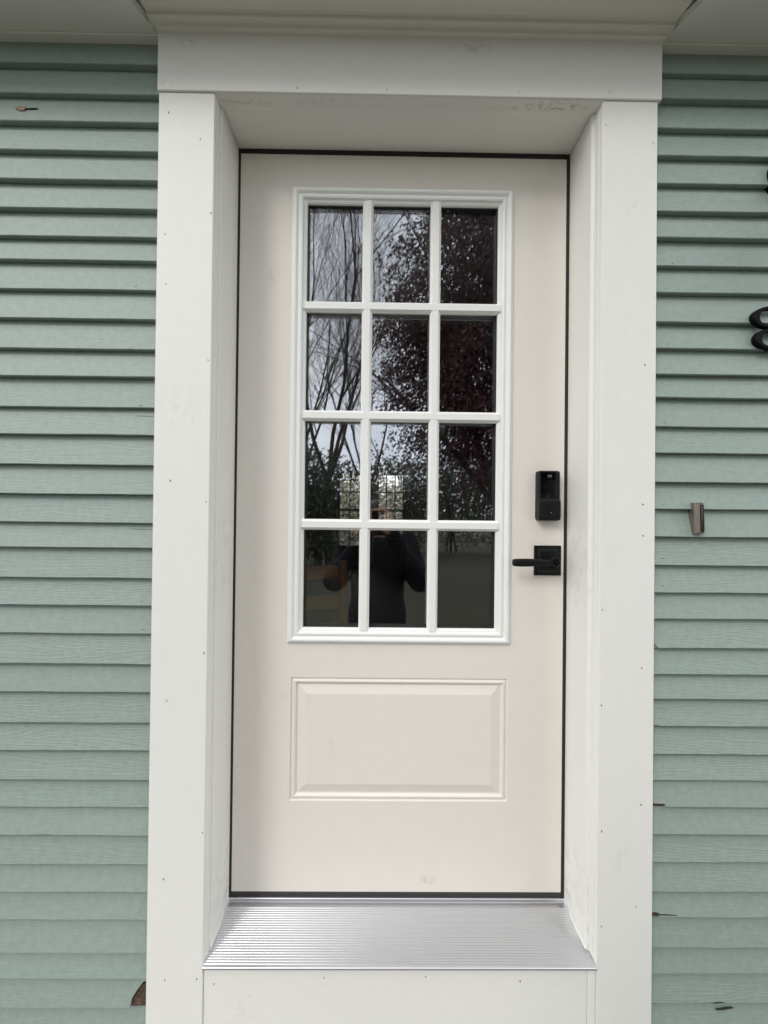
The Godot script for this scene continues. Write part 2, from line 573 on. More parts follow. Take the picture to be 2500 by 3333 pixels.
func build_house():
	var house := thing("house", "sage green clapboard house wall with beige soffit around the white entry door", "house", Vector3.ZERO)
	var nl := [Vector2(-0.688, 1.698), Vector2(-0.677, 1.622), Vector2(-0.680, 1.477), Vector2(-0.671, 1.395), Vector2(-0.666, 1.327), Vector2(-0.673, 1.253), Vector2(-0.656, 1.046), Vector2(-0.663, 0.901), Vector2(-0.660, 0.831), Vector2(-0.660, 0.753), Vector2(-0.659, 0.686), Vector2(-0.659, 0.604), Vector2(-0.666, 0.542), Vector2(-0.666, 0.399), Vector2(-0.661, 0.330), Vector2(-0.660, 0.253), Vector2(-0.660, 0.183), Vector2(-0.660, 0.122)]
	var nr := [Vector2(0.678, 1.778), Vector2(0.661, 1.713), Vector2(0.664, 1.640), Vector2(0.665, 1.571), Vector2(0.660, 1.508), Vector2(0.664, 1.447), Vector2(0.661, 1.371), Vector2(0.658, 1.307), Vector2(0.671, 1.227), Vector2(0.660, 1.160), Vector2(0.670, 1.093), Vector2(0.662, 1.024), Vector2(0.662, 0.953), Vector2(0.664, 0.885), Vector2(0.666, 0.815), Vector2(0.664, 0.749), Vector2(0.663, 0.688), Vector2(0.658, 0.618), Vector2(0.657, 0.547)]
	# broken ends beside the casings
	var left := siding(house, LEFT_EDGES, -2.3, -0.632, nl, {34: [[-0.6735, -0.6725, 0.0, 0.017], [-0.6725, -0.662, 0.017, 0.034], [-0.662, -0.648, 0.034, 0.052], [-0.648, -0.63, 0.052, 0.0575]]})
	var right := siding(house, RIGHT_EDGES, 0.632, 2.3, nr, {22: [[0.63, 0.6455, 0.02, 0.0]], 28: [[0.63, 0.668, 0.008, 0.006]], 25: [[0.63, 0.652, 0.004, 0.001]], 32: [[0.63, 0.655, 0.012, 0.009]]})
	# bare wood where the paint and the board's corner have gone
	var st := start()
	var edge := [Vector2(-0.682, -0.1123), Vector2(-0.632, -0.1123), Vector2(-0.632, -0.046), Vector2(-0.655, -0.048), Vector2(-0.682, -0.080)]
	var skin := []
	for p in edge:
		skin.append(Vector3(p.x, p.y, -0.0125 - 0.0147 * (p.y + 0.1123) / 0.0702))
	poly(st, skin, Vector3(0, 0, 1))
	poly(st, [skin[0], skin[1], skin[1] - Vector3(0, 0, 0.01), skin[0] - Vector3(0, 0, 0.01)], Vector3(0, -1, 0))
	obj("bare_wood", st, M.bare_wood, left[33])
	for q in [[21, 0.631, 0.646, 0.793, 0.818, M.raw_chip], [27, 0.631, 0.668, 0.3915, 0.402, M.bare_wood], [24, 0.631, 0.65, 0.5945, 0.602, M.raw_chip], [31, 0.631, 0.654, 0.112, 0.128, M.knot]]:
		st = start()
		box(st, Vector3(q[1], q[3], -0.022), Vector3(q[2], q[4], -0.0135), 0.001)
		obj("bare_wood", st, q[5], right[q[0]])
	# resin knot and a split in the paint
	st = start()
	var ring := PackedVector2Array()
	for k in 14:
		var a := TAU * k / 14.0
		ring.append(Vector2(-0.984 + cos(a) * (0.0105 + 0.002 * sin(a * 3.0)), 2.1462 + sin(a) * (0.0068 + 0.0012 * cos(a * 2.0))))
	ring[7] = Vector2(-1.0, 2.1468)
	extrude(st, ring, 2, -0.018, -0.0118)
	obj("knot", st, M.knot, left[2])
	for q in [[left[2], Vector2(-0.973, 2.1468), Vector2(-0.944, 2.1478), 0.0012, -0.0122], [right[35], Vector2(0.803, -0.121), Vector2(0.847, -0.116), 0.0016, -0.0108], [left[13], Vector2(-0.69, 1.3705), Vector2(-0.634, 1.3695), 0.0004, -0.0175], [left[17], Vector2(-0.70, 1.0835), Vector2(-0.634, 1.0815), 0.0005, -0.0185], [right[31], Vector2(0.634, 0.122), Vector2(0.70, 0.1195), 0.0011, -0.0085], [right[34], Vector2(0.787, -0.0985), Vector2(0.822, -0.0975), 0.0028, -0.0078]]:
		st = start()
		var a: Vector2 = q[1]
		var b: Vector2 = q[2]
		var w: float = q[3]
		extrude(st, PackedVector2Array([a, a.lerp(b, 0.35) + Vector2(0, -w), a.lerp(b, 0.7) + Vector2(0, -w * 0.4), b, a.lerp(b, 0.65) + Vector2(0, w * 0.6), a.lerp(b, 0.3) + Vector2(0, w * 0.2)]), 2, q[4] - 0.004, q[4])
		obj("crack", st, M.dark_hole, q[0])
	# wall behind the boards, with the doorway left open
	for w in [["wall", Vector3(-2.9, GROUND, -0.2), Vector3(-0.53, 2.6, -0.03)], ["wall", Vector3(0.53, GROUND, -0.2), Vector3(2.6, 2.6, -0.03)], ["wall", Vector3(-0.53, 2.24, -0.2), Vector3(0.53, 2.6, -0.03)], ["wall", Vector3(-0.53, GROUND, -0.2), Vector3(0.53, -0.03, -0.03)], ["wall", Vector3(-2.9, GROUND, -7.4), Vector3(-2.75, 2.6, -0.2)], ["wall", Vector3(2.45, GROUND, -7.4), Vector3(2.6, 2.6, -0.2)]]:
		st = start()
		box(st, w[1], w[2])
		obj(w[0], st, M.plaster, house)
	# trim strip under the soffit
	for s in [[-2.3, -0.634, 2.3292, 2.334], [0.641, 2.3, 2.3345, 2.3395]]:
		st = start()
		box(st, Vector3(s[0], s[2], -0.03), Vector3(s[1], s[3], -0.003), 0.0015)
		obj("frieze", st, M.frieze, house)
	# soffit boards either side of the door hood, the hood's own ceiling, fascia and roof
	for s in [-1.0, 1.0]:
		st = start()
		var x_in := 0.6285 if s < 0 else 0.6345
		var y0 := 2.334 if s < 0 else 2.3395
		extrude(st, PackedVector2Array([Vector2(s * x_in, -0.02), Vector2(s * (x_in + 0.068), 0.112), Vector2(s * (x_in + 0.068), 0.165), Vector2(s * 2.3, 0.165), Vector2(s * 2.3, -0.02)]), 1, y0, y0 + 0.018)
		obj("soffit", st, M.soffit, house)
	st = start()
	box(st, Vector3(-0.76, 2.425, -0.02), Vector3(0.77, 2.44, 0.165))
	obj("hood_ceiling", st, M.trim, house)
	st = start()
	box(st, Vector3(-2.3, 2.338, 0.165), Vector3(2.3, 2.52, 0.183), 0.002)
	obj("fascia", st, M.crown, house)
	st = start()
	extrude(st, PackedVector2Array([Vector2(2.525, 0.20), Vector2(2.545, 0.21), Vector2(4.6, -3.6), Vector2(2.545, -7.8), Vector2(2.525, -7.8), Vector2(4.56, -3.6)]), 0, -3.0, 2.7)
	obj("roof", st, M.shingle, house)
	st = start()
	box(st, Vector3(-2.75, 2.45, -7.2), Vector3(2.45, 2.47, -0.2))
	obj("ceiling", st, M.ceiling, house)
	st = start()
	box(st, Vector3(-2.75, -0.06, -7.2), Vector3(2.45, 0.0, -0.2))
	obj("floor", st, M.floor, house)
	# rear wall with two window openings
	var wins := [rect(-0.95, 0.44, -0.28, 1.98), rect(-0.13, 0.44, 0.42, 1.98)]
	var strips := [[-2.75, -0.95, GROUND, 2.6], [-0.95, -0.28, GROUND, 0.44], [-0.95, -0.28, 1.98, 2.6], [-0.28, -0.13, GROUND, 2.6], [-0.13, 0.42, GROUND, 0.44], [-0.13, 0.42, 1.98, 2.6], [0.42, 2.45, GROUND, 2.6]]
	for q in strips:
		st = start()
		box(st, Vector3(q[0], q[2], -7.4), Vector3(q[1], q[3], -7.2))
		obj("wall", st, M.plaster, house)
	for r in wins:
		st = start()
		frame(st, r.grow(0.05), [[0.0, -7.2], [0.0, -7.18], [0.07, -7.18], [0.07, -7.3]])
		var wf := obj("window", st, M.window_trim, house)
		st = start()
		var my: float = r.position.y + r.size.y * 0.5
		box(st, Vector3(r.position.x, my - 0.03, -7.3), Vector3(r.end.x, my + 0.03, -7.26))
		for k in range(1, 3):
			var x: float = r.position.x + r.size.x * k / 3.0
			box(st, Vector3(x - 0.012, r.position.y, -7.295), Vector3(x + 0.012, r.end.y, -7.265))
		for k in [0.25, 0.75]:
			var y: float = r.position.y + r.size.y * k
			box(st, Vector3(r.position.x, y - 0.012, -7.293), Vector3(r.end.x, y + 0.012, -7.267))
		obj("glazing_bar", st, M.window_trim, wf)
		st = start()
		box(st, Vector3(r.position.x, r.position.y, -7.284), Vector3(r.end.x, r.end.y, -7.28))
		obj("pane", st, M.glass, wf)
	# a partition just inside, right of the doorway
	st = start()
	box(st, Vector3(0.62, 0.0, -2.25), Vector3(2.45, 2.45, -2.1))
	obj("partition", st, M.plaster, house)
	st = start()
	box(st, Vector3(0.52, 0.0, -2.27), Vector3(0.62, 2.2, -2.08), 0.004)
	box(st, Vector3(0.78, 0.0, -2.1), Vector3(0.80, 2.2, -2.085))
	obj("partition_trim", st, M.plaster, house)

# ------------------------------------------------------------------ casings, header, crown, jambs, sill
func nail_holes(parent: Node, pts: Array, z: float):
	for p in pts:
		var st := start()
		var a := rng.randf_range(-0.7, 0.7) + 1.57
		var d := Vector2(cos(a), sin(a)) * rng.randf_range(0.0022, 0.0034)
		var e := d.orthogonal() * 0.5
		extrude(st, PackedVector2Array([p - d, p - d * 0.3 + e, p + d, p + d * 0.2 - e]), 2, z - 0.003, z + 0.0004)
		obj("nail_hole", st, M.dark_hole, parent)

func build_surround():
	var s := thing("door_surround", "white painted door surround with flat casings, header board and ribbed metal sill", "door frame")
	var st: SurfaceTool
	# casings
	uv_from = Vector2(-0.6304, -2.182)
	uv_size = Vector2(0.14, 2.65)
	st = start()
	box(st, Vector3(-0.6304, GROUND, -0.03), Vector3(-0.4907, 2.1815, 0.0), 0.0012)
	var ca := obj("casing", st, M.casing_a, s)
	nail_holes(ca, [Vector2(-0.605, 2.130), Vector2(-0.525, 2.064), Vector2(-0.496, 1.878), Vector2(-0.610, 1.823), Vector2(-0.606, 1.697), Vector2(-0.498, 1.508), Vector2(-0.588, 1.205), Vector2(-0.498, 1.153), Vector2(-0.498, 0.776), Vector2(-0.589, 0.657), Vector2(-0.496, 0.331), Vector2(-0.591, 0.215), Vector2(-0.584, -0.034), Vector2(-0.505, -0.031)], 0.0)
	uv_from = Vector2(0.4907, -2.182)
	st = start()
	box(st, Vector3(0.4907, GROUND, -0.03), Vector3(0.6304, 2.1815, 0.0), 0.0012)
	var cb := obj("casing", st, M.casing_b, s)
	nail_holes(cb, [Vector2(0.498, 2.120), Vector2(0.619, 2.077), Vector2(0.602, 1.512), Vector2(0.599, 1.159), Vector2(0.600, 1.080), Vector2(0.499, 0.893), Vector2(0.599, 0.747), Vector2(0.498, 0.653), Vector2(0.600, 0.405), Vector2(0.501, 0.338), Vector2(0.590, 0.150), Vector2(0.502, 0.101)], 0.0)
	# header board
	uv_from = Vector2(-0.632, -2.331)
	uv_size = Vector2(1.27, 0.15)
	st = start()
	box(st, Vector3(-0.632, 2.1818, -0.03), Vector3(0.638, 2.3335, 0.005), 0.0013)
	var hd := obj("header", st, M.header, s)
	nail_holes(hd, [Vector2(-0.283, 2.193), Vector2(-0.057, 2.193), Vector2(0.274, 2.195)], 0.005)
	# crown moulding with returned ends
	uv_from = Vector2.ZERO
	uv_size = Vector2.ONE
	st = start()
	var prof := [[2.328, 0.005], [2.328, 0.0125], [2.3305, 0.0145], [2.3375, 0.0145], [2.3405, 0.0165], [2.3395, 0.021], [2.3375, 0.0255], [2.3365, 0.0285], [2.3385, 0.0305], [2.3465, 0.0310], [2.3505, 0.0345], [2.3555, 0.044], [2.360, 0.056], [2.367, 0.070], [2.377, 0.084], [2.390, 0.095], [2.404, 0.101], [2.404, 0.110], [2.42, 0.112], [2.426, 0.112]]
	for i in prof.size() - 1:
		var a: Array = prof[i]
		var b: Array = prof[i + 1]
		var xa: float = 0.63 + 0.62 * (a[1] - 0.005)
		var xb: float = 0.63 + 0.62 * (b[1] - 0.005)
		poly(st, [Vector3(-xa, a[0], a[1]), Vector3(xa + 0.006, a[0], a[1]), Vector3(xb + 0.006, b[0], b[1]), Vector3(-xb, b[0], b[1])], Vector3(0, -1, 0.6))
		for sd in [-1.0, 1.0]:
			var o := 0.0 if sd < 0 else 0.006
			poly(st, [Vector3(sd * (xa + o), a[0], -0.02), Vector3(sd * (xa + o), a[0], a[1]), Vector3(sd * (xb + o), b[0], b[1]), Vector3(sd * (xb + o), b[0], -0.02)], Vector3(sd, -1, 0))
	obj("crown_moulding", st, M.crown, s)
	# jambs: flat reveal, then a small rounded stop against the casing
	uv_from = Vector2(-0.2, -2.184)
	uv_size = Vector2(0.2, 2.2)
	st = start()
	extrude(st, PackedVector2Array([Vector2(-0.485, -0.2), Vector2(-0.485, -0.040), Vector2(-0.4845, -0.0375), Vector2(-0.4850, -0.0345), Vector2(-0.4864, -0.0322), Vector2(-0.4872, -0.0315), Vector2(-0.4890, -0.0315), Vector2(-0.4893, -0.020), Vector2(-0.4900, -0.0195), Vector2(-0.4902, -0.004), Vector2(-0.4907, -0.0035), Vector2(-0.4907, -0.03), Vector2(-0.53, -0.03), Vector2(-0.53, -0.2)]), 1, 0.004, 2.1815)
	obj("jamb", st, M.jamb, s)
	st = start()
	extrude(st, PackedVector2Array([Vector2(0.480, -0.2), Vector2(0.480, -0.041), Vector2(0.4793, -0.038), Vector2(0.4800, -0.0345), Vector2(0.4822, -0.0318), Vector2(0.4846, -0.0308), Vector2(0.4852, -0.0302), Vector2(0.4872, -0.0302), Vector2(0.4876, -0.0285), Vector2(0.4880, -0.014), Vector2(0.4897, -0.0135), Vector2(0.4900, -0.005), Vector2(0.4907, -0.004), Vector2(0.4907, -0.03), Vector2(0.53, -0.03), Vector2(0.53, -0.2)]), 1, 0.008, 2.1815)
	obj("jamb", st, M.jamb, s)
	uv_from = Vector2(-0.49, -0.2)
	uv_size = Vector2(0.98, 0.2)
	st = start()
	extrude(st, PackedVector2Array([Vector2(2.1842, -0.2), Vector2(2.1842, -0.041), Vector2(2.1828, -0.038), Vector2(2.1815, -0.034), Vector2(2.181, -0.0305), Vector2(2.1822, -0.0275), Vector2(2.1832, -0.025), Vector2(2.1832, -0.0305), Vector2(2.24, -0.0305), Vector2(2.24, -0.2)]), 0, -0.53, 0.53)
	obj("head_jamb", st, M.trim, s)
	uv_from = Vector2(-0.49, -0.03)
	uv_size = Vector2(0.98, 0.03)
	st = start()
	extrude(st, PackedVector2Array([Vector2(2.1805, 0.0015), Vector2(2.1799, -0.004), Vector2(2.1797, -0.022), Vector2(2.1808, -0.0245), Vector2(2.1817, -0.0245), Vector2(2.1817, 0.0015)]), 0, -0.4902, 0.4902)
	obj("head_bead", st, M.bead, s)
	# weatherstrip round the leaf
	uv_from = Vector2.ZERO
	uv_size = Vector2.ONE
	for w in [[Vector3(-0.487, 0.012, -0.175), Vector3(-0.4788, 2.186, -0.1485)], [Vector3(0.4712, 0.012, -0.175), Vector3(0.482, 2.186, -0.1485)], [Vector3(-0.4788, 2.1705, -0.175), Vector3(0.4712, 2.186, -0.1485)]]:
		st = start()
		box(st, w[0], w[1], 0.002)
		obj("weatherstrip", st, M.rubber, s)
	# ribbed sill
	var pr := PackedVector2Array()
	var z0 := -0.146
	var z1 := 0.0045
	var yy := func(z: float) -> float: return lerpf(0.0165, 0.001, (z - z0) / (z1 - z0))
	pr.append(Vector2(0.0235, -0.20))
	pr.append(Vector2(0.0235, -0.1475))
	pr.append(Vector2(0.0222, -0.1460))
	pr.append(Vector2(yy.call(-0.1445), -0.1445))
	for k in 23:
		var z := -0.1285 + k * 0.00565
		var y: float = yy.call(z)
		pr.append(Vector2(y, z - 0.0013))
		pr.append(Vector2(y + 0.0013, z - 0.0008))
		pr.append(Vector2(y + 0.0012, z + 0.0006))
		pr.append(Vector2(y, z + 0.0018))
	pr.append(Vector2(yy.call(0.0030) + 0.0004, 0.0030))
	pr.append(Vector2(yy.call(0.0045) - 0.0006, 0.0045))
	pr.append(Vector2(-0.0035, 0.0045))
	pr.append(Vector2(-0.0035, -0.01))
	pr.append(Vector2(-0.01, -0.20))
	st = start()
	extrude(st, pr, 0, -0.4903, 0.4903)
	obj("sill", st, M.aluminium, s)
	# caulk fillets where the jambs meet the sill
	for c in [[-0.485, 1.0], [0.480, -1.0]]:
		st = start()
		extrude(st, PackedVector2Array([Vector2(c[0] - 0.003 * c[1], 0.0), Vector2(c[0] + 0.0022 * c[1], 0.0), Vector2(c[0] - 0.003 * c[1], 0.014)]), 2, -0.142, -0.03)
		var o := obj("caulk", st, M.trim, s)
		o.position.y = 0.010
		o.rotation.x = 0.0
	# board below the sill, with a thin strip at either end
	uv_from = Vector2(-0.49, 0.0035)
	uv_size = Vector2(0.98, 0.2)
	st = start()
	box(st, Vector3(-0.4905, GROUND, -0.028), Vector3(0.470, -0.0038, -0.004), 0.0012)
	var ap := obj("apron", st, M.apron, s)
	nail_holes(ap, [Vector2(-0.191, -0.032), Vector2(0.064, -0.029), Vector2(0.301, -0.040), Vector2(-0.464, -0.048)], -0.004)
	uv_from = Vector2.ZERO
	uv_size = Vector2.ONE
	st = start()
	box(st, Vector3(0.4707, GROUND, -0.028), Vector3(0.4903, -0.0038, -0.0025), 0.0015)
	obj("apron_strip", st, M.trim, s)

# ------------------------------------------------------------------ door leaf
func build_door():
	var d := thing("entry_door", "beige white entry door with twelve small panes above one raised panel", "door")
	var st: SurfaceTool
	var x0 := -0.4785
	var x1 := 0.4708
	var y0 := 0.0395
	var y1 := 2.170
	var win := rect(-0.300, 0.781, 0.289, 2.0455)
	var pan := rect(-0.3161, 0.2996, 0.3115, 0.6536)
	uv_from = Vector2(x0, -y1)
	uv_size = Vector2(x1 - x0, y1 - y0)
	st = start()
	var zb := -0.195
	for q in [[x0, y0, win.position.x, y1], [win.end.x, y0, x1, y1], [win.position.x, win.end.y, win.end.x, y1], [win.position.x, y0, win.end.x, win.position.y]]:
		poly(st, corners(rect(q[0], q[1], q[2], q[3]), zb), Vector3(0, 0, -1))
	for q in [[x0, y0, pan.position.x, y1], [pan.end.x, y0, x1, y1], [pan.position.x, win.end.y, pan.end.x, y1], [pan.position.x, win.position.y, win.position.x, win.end.y], [win.end.x, win.position.y, pan.end.x, win.end.y], [pan.position.x, pan.end.y, pan.end.x, win.position.y], [pan.position.x, y0, pan.end.x, pan.position.y]]:
		poly(st, corners(rect(q[0], q[1], q[2], q[3]), ZD), Vector3(0, 0, 1))
	frame(st, rect(x0, y0, x1, y1), [[0.0, zb], [0.0, ZD]])
	frame(st, win, [[0.0, ZD], [0.0, zb]])
	obj("leaf", st, M.door, d)
	st = start()
	frame(st, pan, [[0.0, ZD], [0.0012, ZD - 0.0035], [0.0035, ZD - 0.0045], [0.0055, ZD - 0.0035], [0.0085, ZD - 0.0008], [0.0115, ZD - 0.0002], [0.0145, ZD - 0.0012], [0.0165, ZD - 0.0035], [0.0172, ZD - 0.0065], [0.0205, ZD - 0.0072], [0.046, ZD - 0.0012], [0.0475, ZD - 0.0008]], true)
	obj("raised_panel", st, M.door, d)
	uv_from = Vector2.ZERO
	uv_size = Vector2.ONE
	# glazing frame
	var gl := rect(-0.328, 0.753, 0.317, 2.0735)
	st = start()
	frame(st, gl, [[0.0, ZD], [0.0, ZD + 0.003], [0.0015, ZD + 0.0045], [0.0035, ZD + 0.005], [0.0055, ZD + 0.0085], [0.0085, ZD + 0.0112], [0.012, ZD + 0.0118], [0.0155, ZD + 0.0105], [0.0185, ZD + 0.007], [0.0205, ZD + 0.0048], [0.023, ZD + 0.0052], [0.0255, ZD + 0.0072], [0.029, ZD + 0.0075], [0.0325, ZD + 0.006], [0.034, ZD + 0.002], [0.0355, ZD + 0.0002], [0.0385, ZD - 0.0004], [0.0425, ZD - 0.0035], [0.044, ZD - 0.008], [0.044, ZD - 0.032]])
	var gf := obj("glazing_frame", st, M.glazing, d)
	st = start()
	frame(st, gl.grow(-0.0425), [[0.0, ZD - 0.0085], [0.0045, ZD - 0.0085], [0.0045, ZD - 0.032]])
	obj("gasket", st, M.rubber, gf)
	# muntins
	var vx := [-0.1077, 0.0903]
	var hy := [1.7286, 1.4113, 1.0957]
	var op := gl.grow(-0.044)
	var bar := func(c: float, half: float, top: float) -> PackedVector2Array: return PackedVector2Array([Vector2(c - half, ZD - 0.0095), Vector2(c - half, ZD - 0.003), Vector2(c - half + 0.0018, ZD - 0.001), Vector2(c - 0.0085, top), Vector2(c + 0.0085, top), Vector2(c + half - 0.0018, ZD - 0.001), Vector2(c + half, ZD - 0.003), Vector2(c + half, ZD - 0.0095)])
	for y in hy:
		st = start()
		extrude(st, bar.call(y, 0.0155, ZD + 0.005), 0, op.position.x - 0.0045, op.end.x + 0.0045)
		# clipped ends lapping on to the frame
		for e in [[op.position.x - 0.0045, -1.0], [op.end.x + 0.0045, 1.0]]:
			box(st, Vector3(minf(e[0], e[0] + e[1] * 0.006), y - 0.0115, ZD - 0.004), Vector3(maxf(e[0], e[0] + e[1] * 0.006), y + 0.0115, ZD + 0.0044), 0.003)
		obj("muntin", st, M.muntin, d)
	var rows := [op.end.y + 0.006, hy[0], hy[1], hy[2], op.position.y - 0.006]
	for x in vx:
		for k in 4:
			st = start()
			var a: float = rows[k + 1] + (0.0088 if k < 3 else 0.0)
			var b: float = rows[k] - (0.0088 if k > 0 else 0.0)
			extrude(st, bar.call(x, 0.0152, ZD + 0.0044), 1, a, b)
			if k == 0 or k == 3:
				var ye: float = b if k == 0 else a
				var sg := 1.0 if k == 0 else -1.0
				box(st, Vector3(x - 0.0112, minf(ye, ye + sg * 0.005), ZD - 0.004), Vector3(x + 0.0112, maxf(ye, ye + sg * 0.005), ZD + 0.0040), 0.003)
			obj("muntin", st, M.muntin, d)
	# twelve double panes
	var xs := [op.position.x, vx[0], vx[1], op.end.x]
	var ys := [op.end.y, hy[0], hy[1], hy[2], op.position.y]
	for r in 4:
		for c in 3:
			st = start()
			for z in [ZD - 0.0125, ZD - 0.028]:
				var tilt := rng.randf_range(-0.00005, 0.00005)
				box(st, Vector3(xs[c] + 0.001, ys[r + 1] + 0.001, z - 0.003 + tilt), Vector3(xs[c + 1] - 0.001, ys[r] - 0.001, z + tilt))
			var pane := obj("pane", st, M.glass, d)
			st = start()
			var quad := corners(rect(xs[c] + 0.001, ys[r + 1] + 0.001, xs[c + 1] - 0.001, ys[r] - 0.001), ZD - 0.022)
			for i in 4:
				quad[i].z += (quad[i].y - 1.41) * 0.0011 + quad[i].x * 0.0006
			poly(st, quad, Vector3(0, 0, 1))
			obj("reflective_film", st, M.film, pane)
	# bars between the inner and outer grilles
	# door sweep
	st = start()
	box(st, Vector3(x0, 0.0265, -0.19), Vector3(x1, 0.0393, ZD + 0.0012), 0.0012)
	box(st, Vector3(x0, 0.0205, -0.188), Vector3(x1, 0.0252, ZD - 0.001), 0.001)
	obj("door_sweep", st, M.sweep, d)
	build_lock(d)
	build_lever(d)

func build_lock(d: Node3D):
	# keypad: taller thin upper half, thicker lower half
	var root := Node3D.new()
	root.name = "keypad_lock"
	d.add_child(root)
	var st := start()
	var cx := 0.4180
	var rings := []
	var ya := 1.1138
	var yb := 1.2565
	var stations := [[0.0, 0.0255, 0.022], [0.0012, 0.0285, 0.028], [0.004, 0.0305, 0.0300], [0.010, 0.0312, 0.0305], [0.050, 0.0312, 0.0305], [0.0545, 0.0312, 0.0302], [0.0565, 0.0311, 0.0290], [0.0600, 0.0310, 0.0258], [0.0625, 0.0310, 0.0248], [0.130, 0.0309, 0.0245], [0.1385, 0.0305, 0.0243], [0.1415, 0.0285, 0.0235], [0.1427, 0.0255, 0.019]]
	for q in stations:
		var y: float = ya + q[0]
		var w: float = q[1]
		var z: float = q[2]
		rings.append([Vector3(cx - w, y, ZD), Vector3(cx - w, y, ZD + z - 0.0035), Vector3(cx - w + 0.0012, y, ZD + z - 0.001), Vector3(cx - w + 0.0038, y, ZD + z), Vector3(cx + w - 0.0038, y, ZD + z), Vector3(cx + w - 0.0012, y, ZD + z - 0.001), Vector3(cx + w, y, ZD + z - 0.0035), Vector3(cx + w, y, ZD)])
	loft(st, rings)
	obj("lock_body", st, M.black_body, root)
	st = start()
	box(st, Vector3(cx - 0.0275, 1.1785, ZD + 0.020), Vector3(cx + 0.0275, 1.2525, ZD + 0.0252), 0.0006)
	obj("screen", st, M.black_gloss, root)
	lettering("eufy", 0.0068, Vector3(cx, 1.2425, ZD + 0.0253), root)
	lettering("security", 0.0024, Vector3(cx, 1.2388, ZD + 0.0253), root)
	st = start()
	tube(st, Vector3(cx, 1.1405, ZD + 0.029), Vector3(cx, 1.1405, ZD + 0.0318), 0.0076, 0.0070, 20)
	obj("key_cylinder", st, M.black_matte, root)
	st = start()
	box(st, Vector3(cx - 0.0008, 1.1372, ZD + 0.0312), Vector3(cx + 0.0012, 1.1440, ZD + 0.0320))
	obj("keyhole", st, M.black_gloss, root)
	st = start()
	box(st, Vector3(cx + 0.0004, 1.1355, ZD + 0.0312), Vector3(cx + 0.0034, 1.1376, ZD + 0.0326), 0.0006)
	obj("keyway_glint", st, M.steel, root)

func lettering(words: String, size: float, at: Vector3, parent: Node):
	var t := TextMesh.new()
	var f := SystemFont.new()
	f.font_names = PackedStringArray(["Droid Sans"])
	t.font = f
	t.text = words
	t.font_size = 32
	t.pixel_size = size / 32.0
	t.depth = 0.0002
	var o := inst("lettering", t, M.print_grey, parent)
	o.position = at

func build_lever(d: Node3D):
	var root := Node3D.new()
	root.name = "door_lever"
	d.add_child(root)
	var st := start()
	var pl := rect(0.3843, 0.9553, 0.4612, 1.0414)
	frame(st, pl, [[0.0, ZD], [0.0, ZD + 0.0055], [0.0008, ZD + 0.0062], [0.0085, ZD + 0.0066], [0.0092, ZD + 0.0072], [0.0145, ZD + 0.0112], [0.0155, ZD + 0.0115]], true)
	obj("backplate", st, M.black_matte, root)
	var hub := Vector3(0.4232, 0.9990, 0)
	st = start()
	tube(st, hub + Vector3(0, 0, ZD + 0.011), hub + Vector3(0, 0, ZD + 0.016), 0.016, 0.0145, 24)
	tube(st, hub + Vector3(0, 0, ZD + 0.016), hub + Vector3(0, 0, ZD + 0.046), 0.0105, 0.0105, 24)
	tube(st, hub + Vector3(0, 0, ZD + 0.044), hub + Vector3(0, 0, ZD + 0.0565), 0.0120, 0.0126, 24)
	tube(st, hub + Vector3(0, 0, ZD + 0.0565), hub + Vector3(0, 0, ZD + 0.0580), 0.0126, 0.0112, 24)
	obj("lever_hub", st, M.black_matte, root)
	st = start()
	tube(st, hub + Vector3(0, 0, ZD + 0.0580), hub + Vector3(0, 0, ZD + 0.0587), 0.0078, 0.0072, 20)
	obj("lever_key_cylinder", st, M.black_gloss, root)
	st = start()
	tube(st, hub + Vector3(0.0012, 0.0016, ZD + 0.0587), hub + Vector3(0.0012, 0.0016, ZD + 0.0591), 0.0013, 0.0009, 10)
	obj("keyway_glint", st, M.nickel, root)
	# the handle: narrow at the hub, broad and rounded towards its free end
	st = start()
	var rings := []
	for q in [[0.0, 0.0070, 0.0050, 0.051], [0.012, 0.0072, 0.0052, 0.0515], [0.030, 0.0082, 0.0056, 0.0525], [0.052, 0.0100, 0.0060, 0.053], [0.074, 0.0112, 0.0060, 0.0525], [0.094, 0.0114, 0.0056, 0.050], [0.108, 0.0106, 0.0050, 0.0475], [0.1140, 0.0094, 0.0042, 0.046], [0.1165, 0.0070, 0.0025, 0.0455]]:
		var ring := []
		for k in 16:
			var a := TAU * k / 16.0
			var ca := signf(cos(a)) * pow(absf(cos(a)), 0.7)
			var sa := signf(sin(a)) * pow(absf(sin(a)), 0.7)
			ring.append(Vector3(hub.x - q[0], hub.y - 0.0025 * q[0] / 0.1165 + ca * q[1], ZD + q[3] + sa * q[2]))
		rings.append(ring)
	loft(st, rings)
	obj("lever_handle", st, M.black_matte, root)

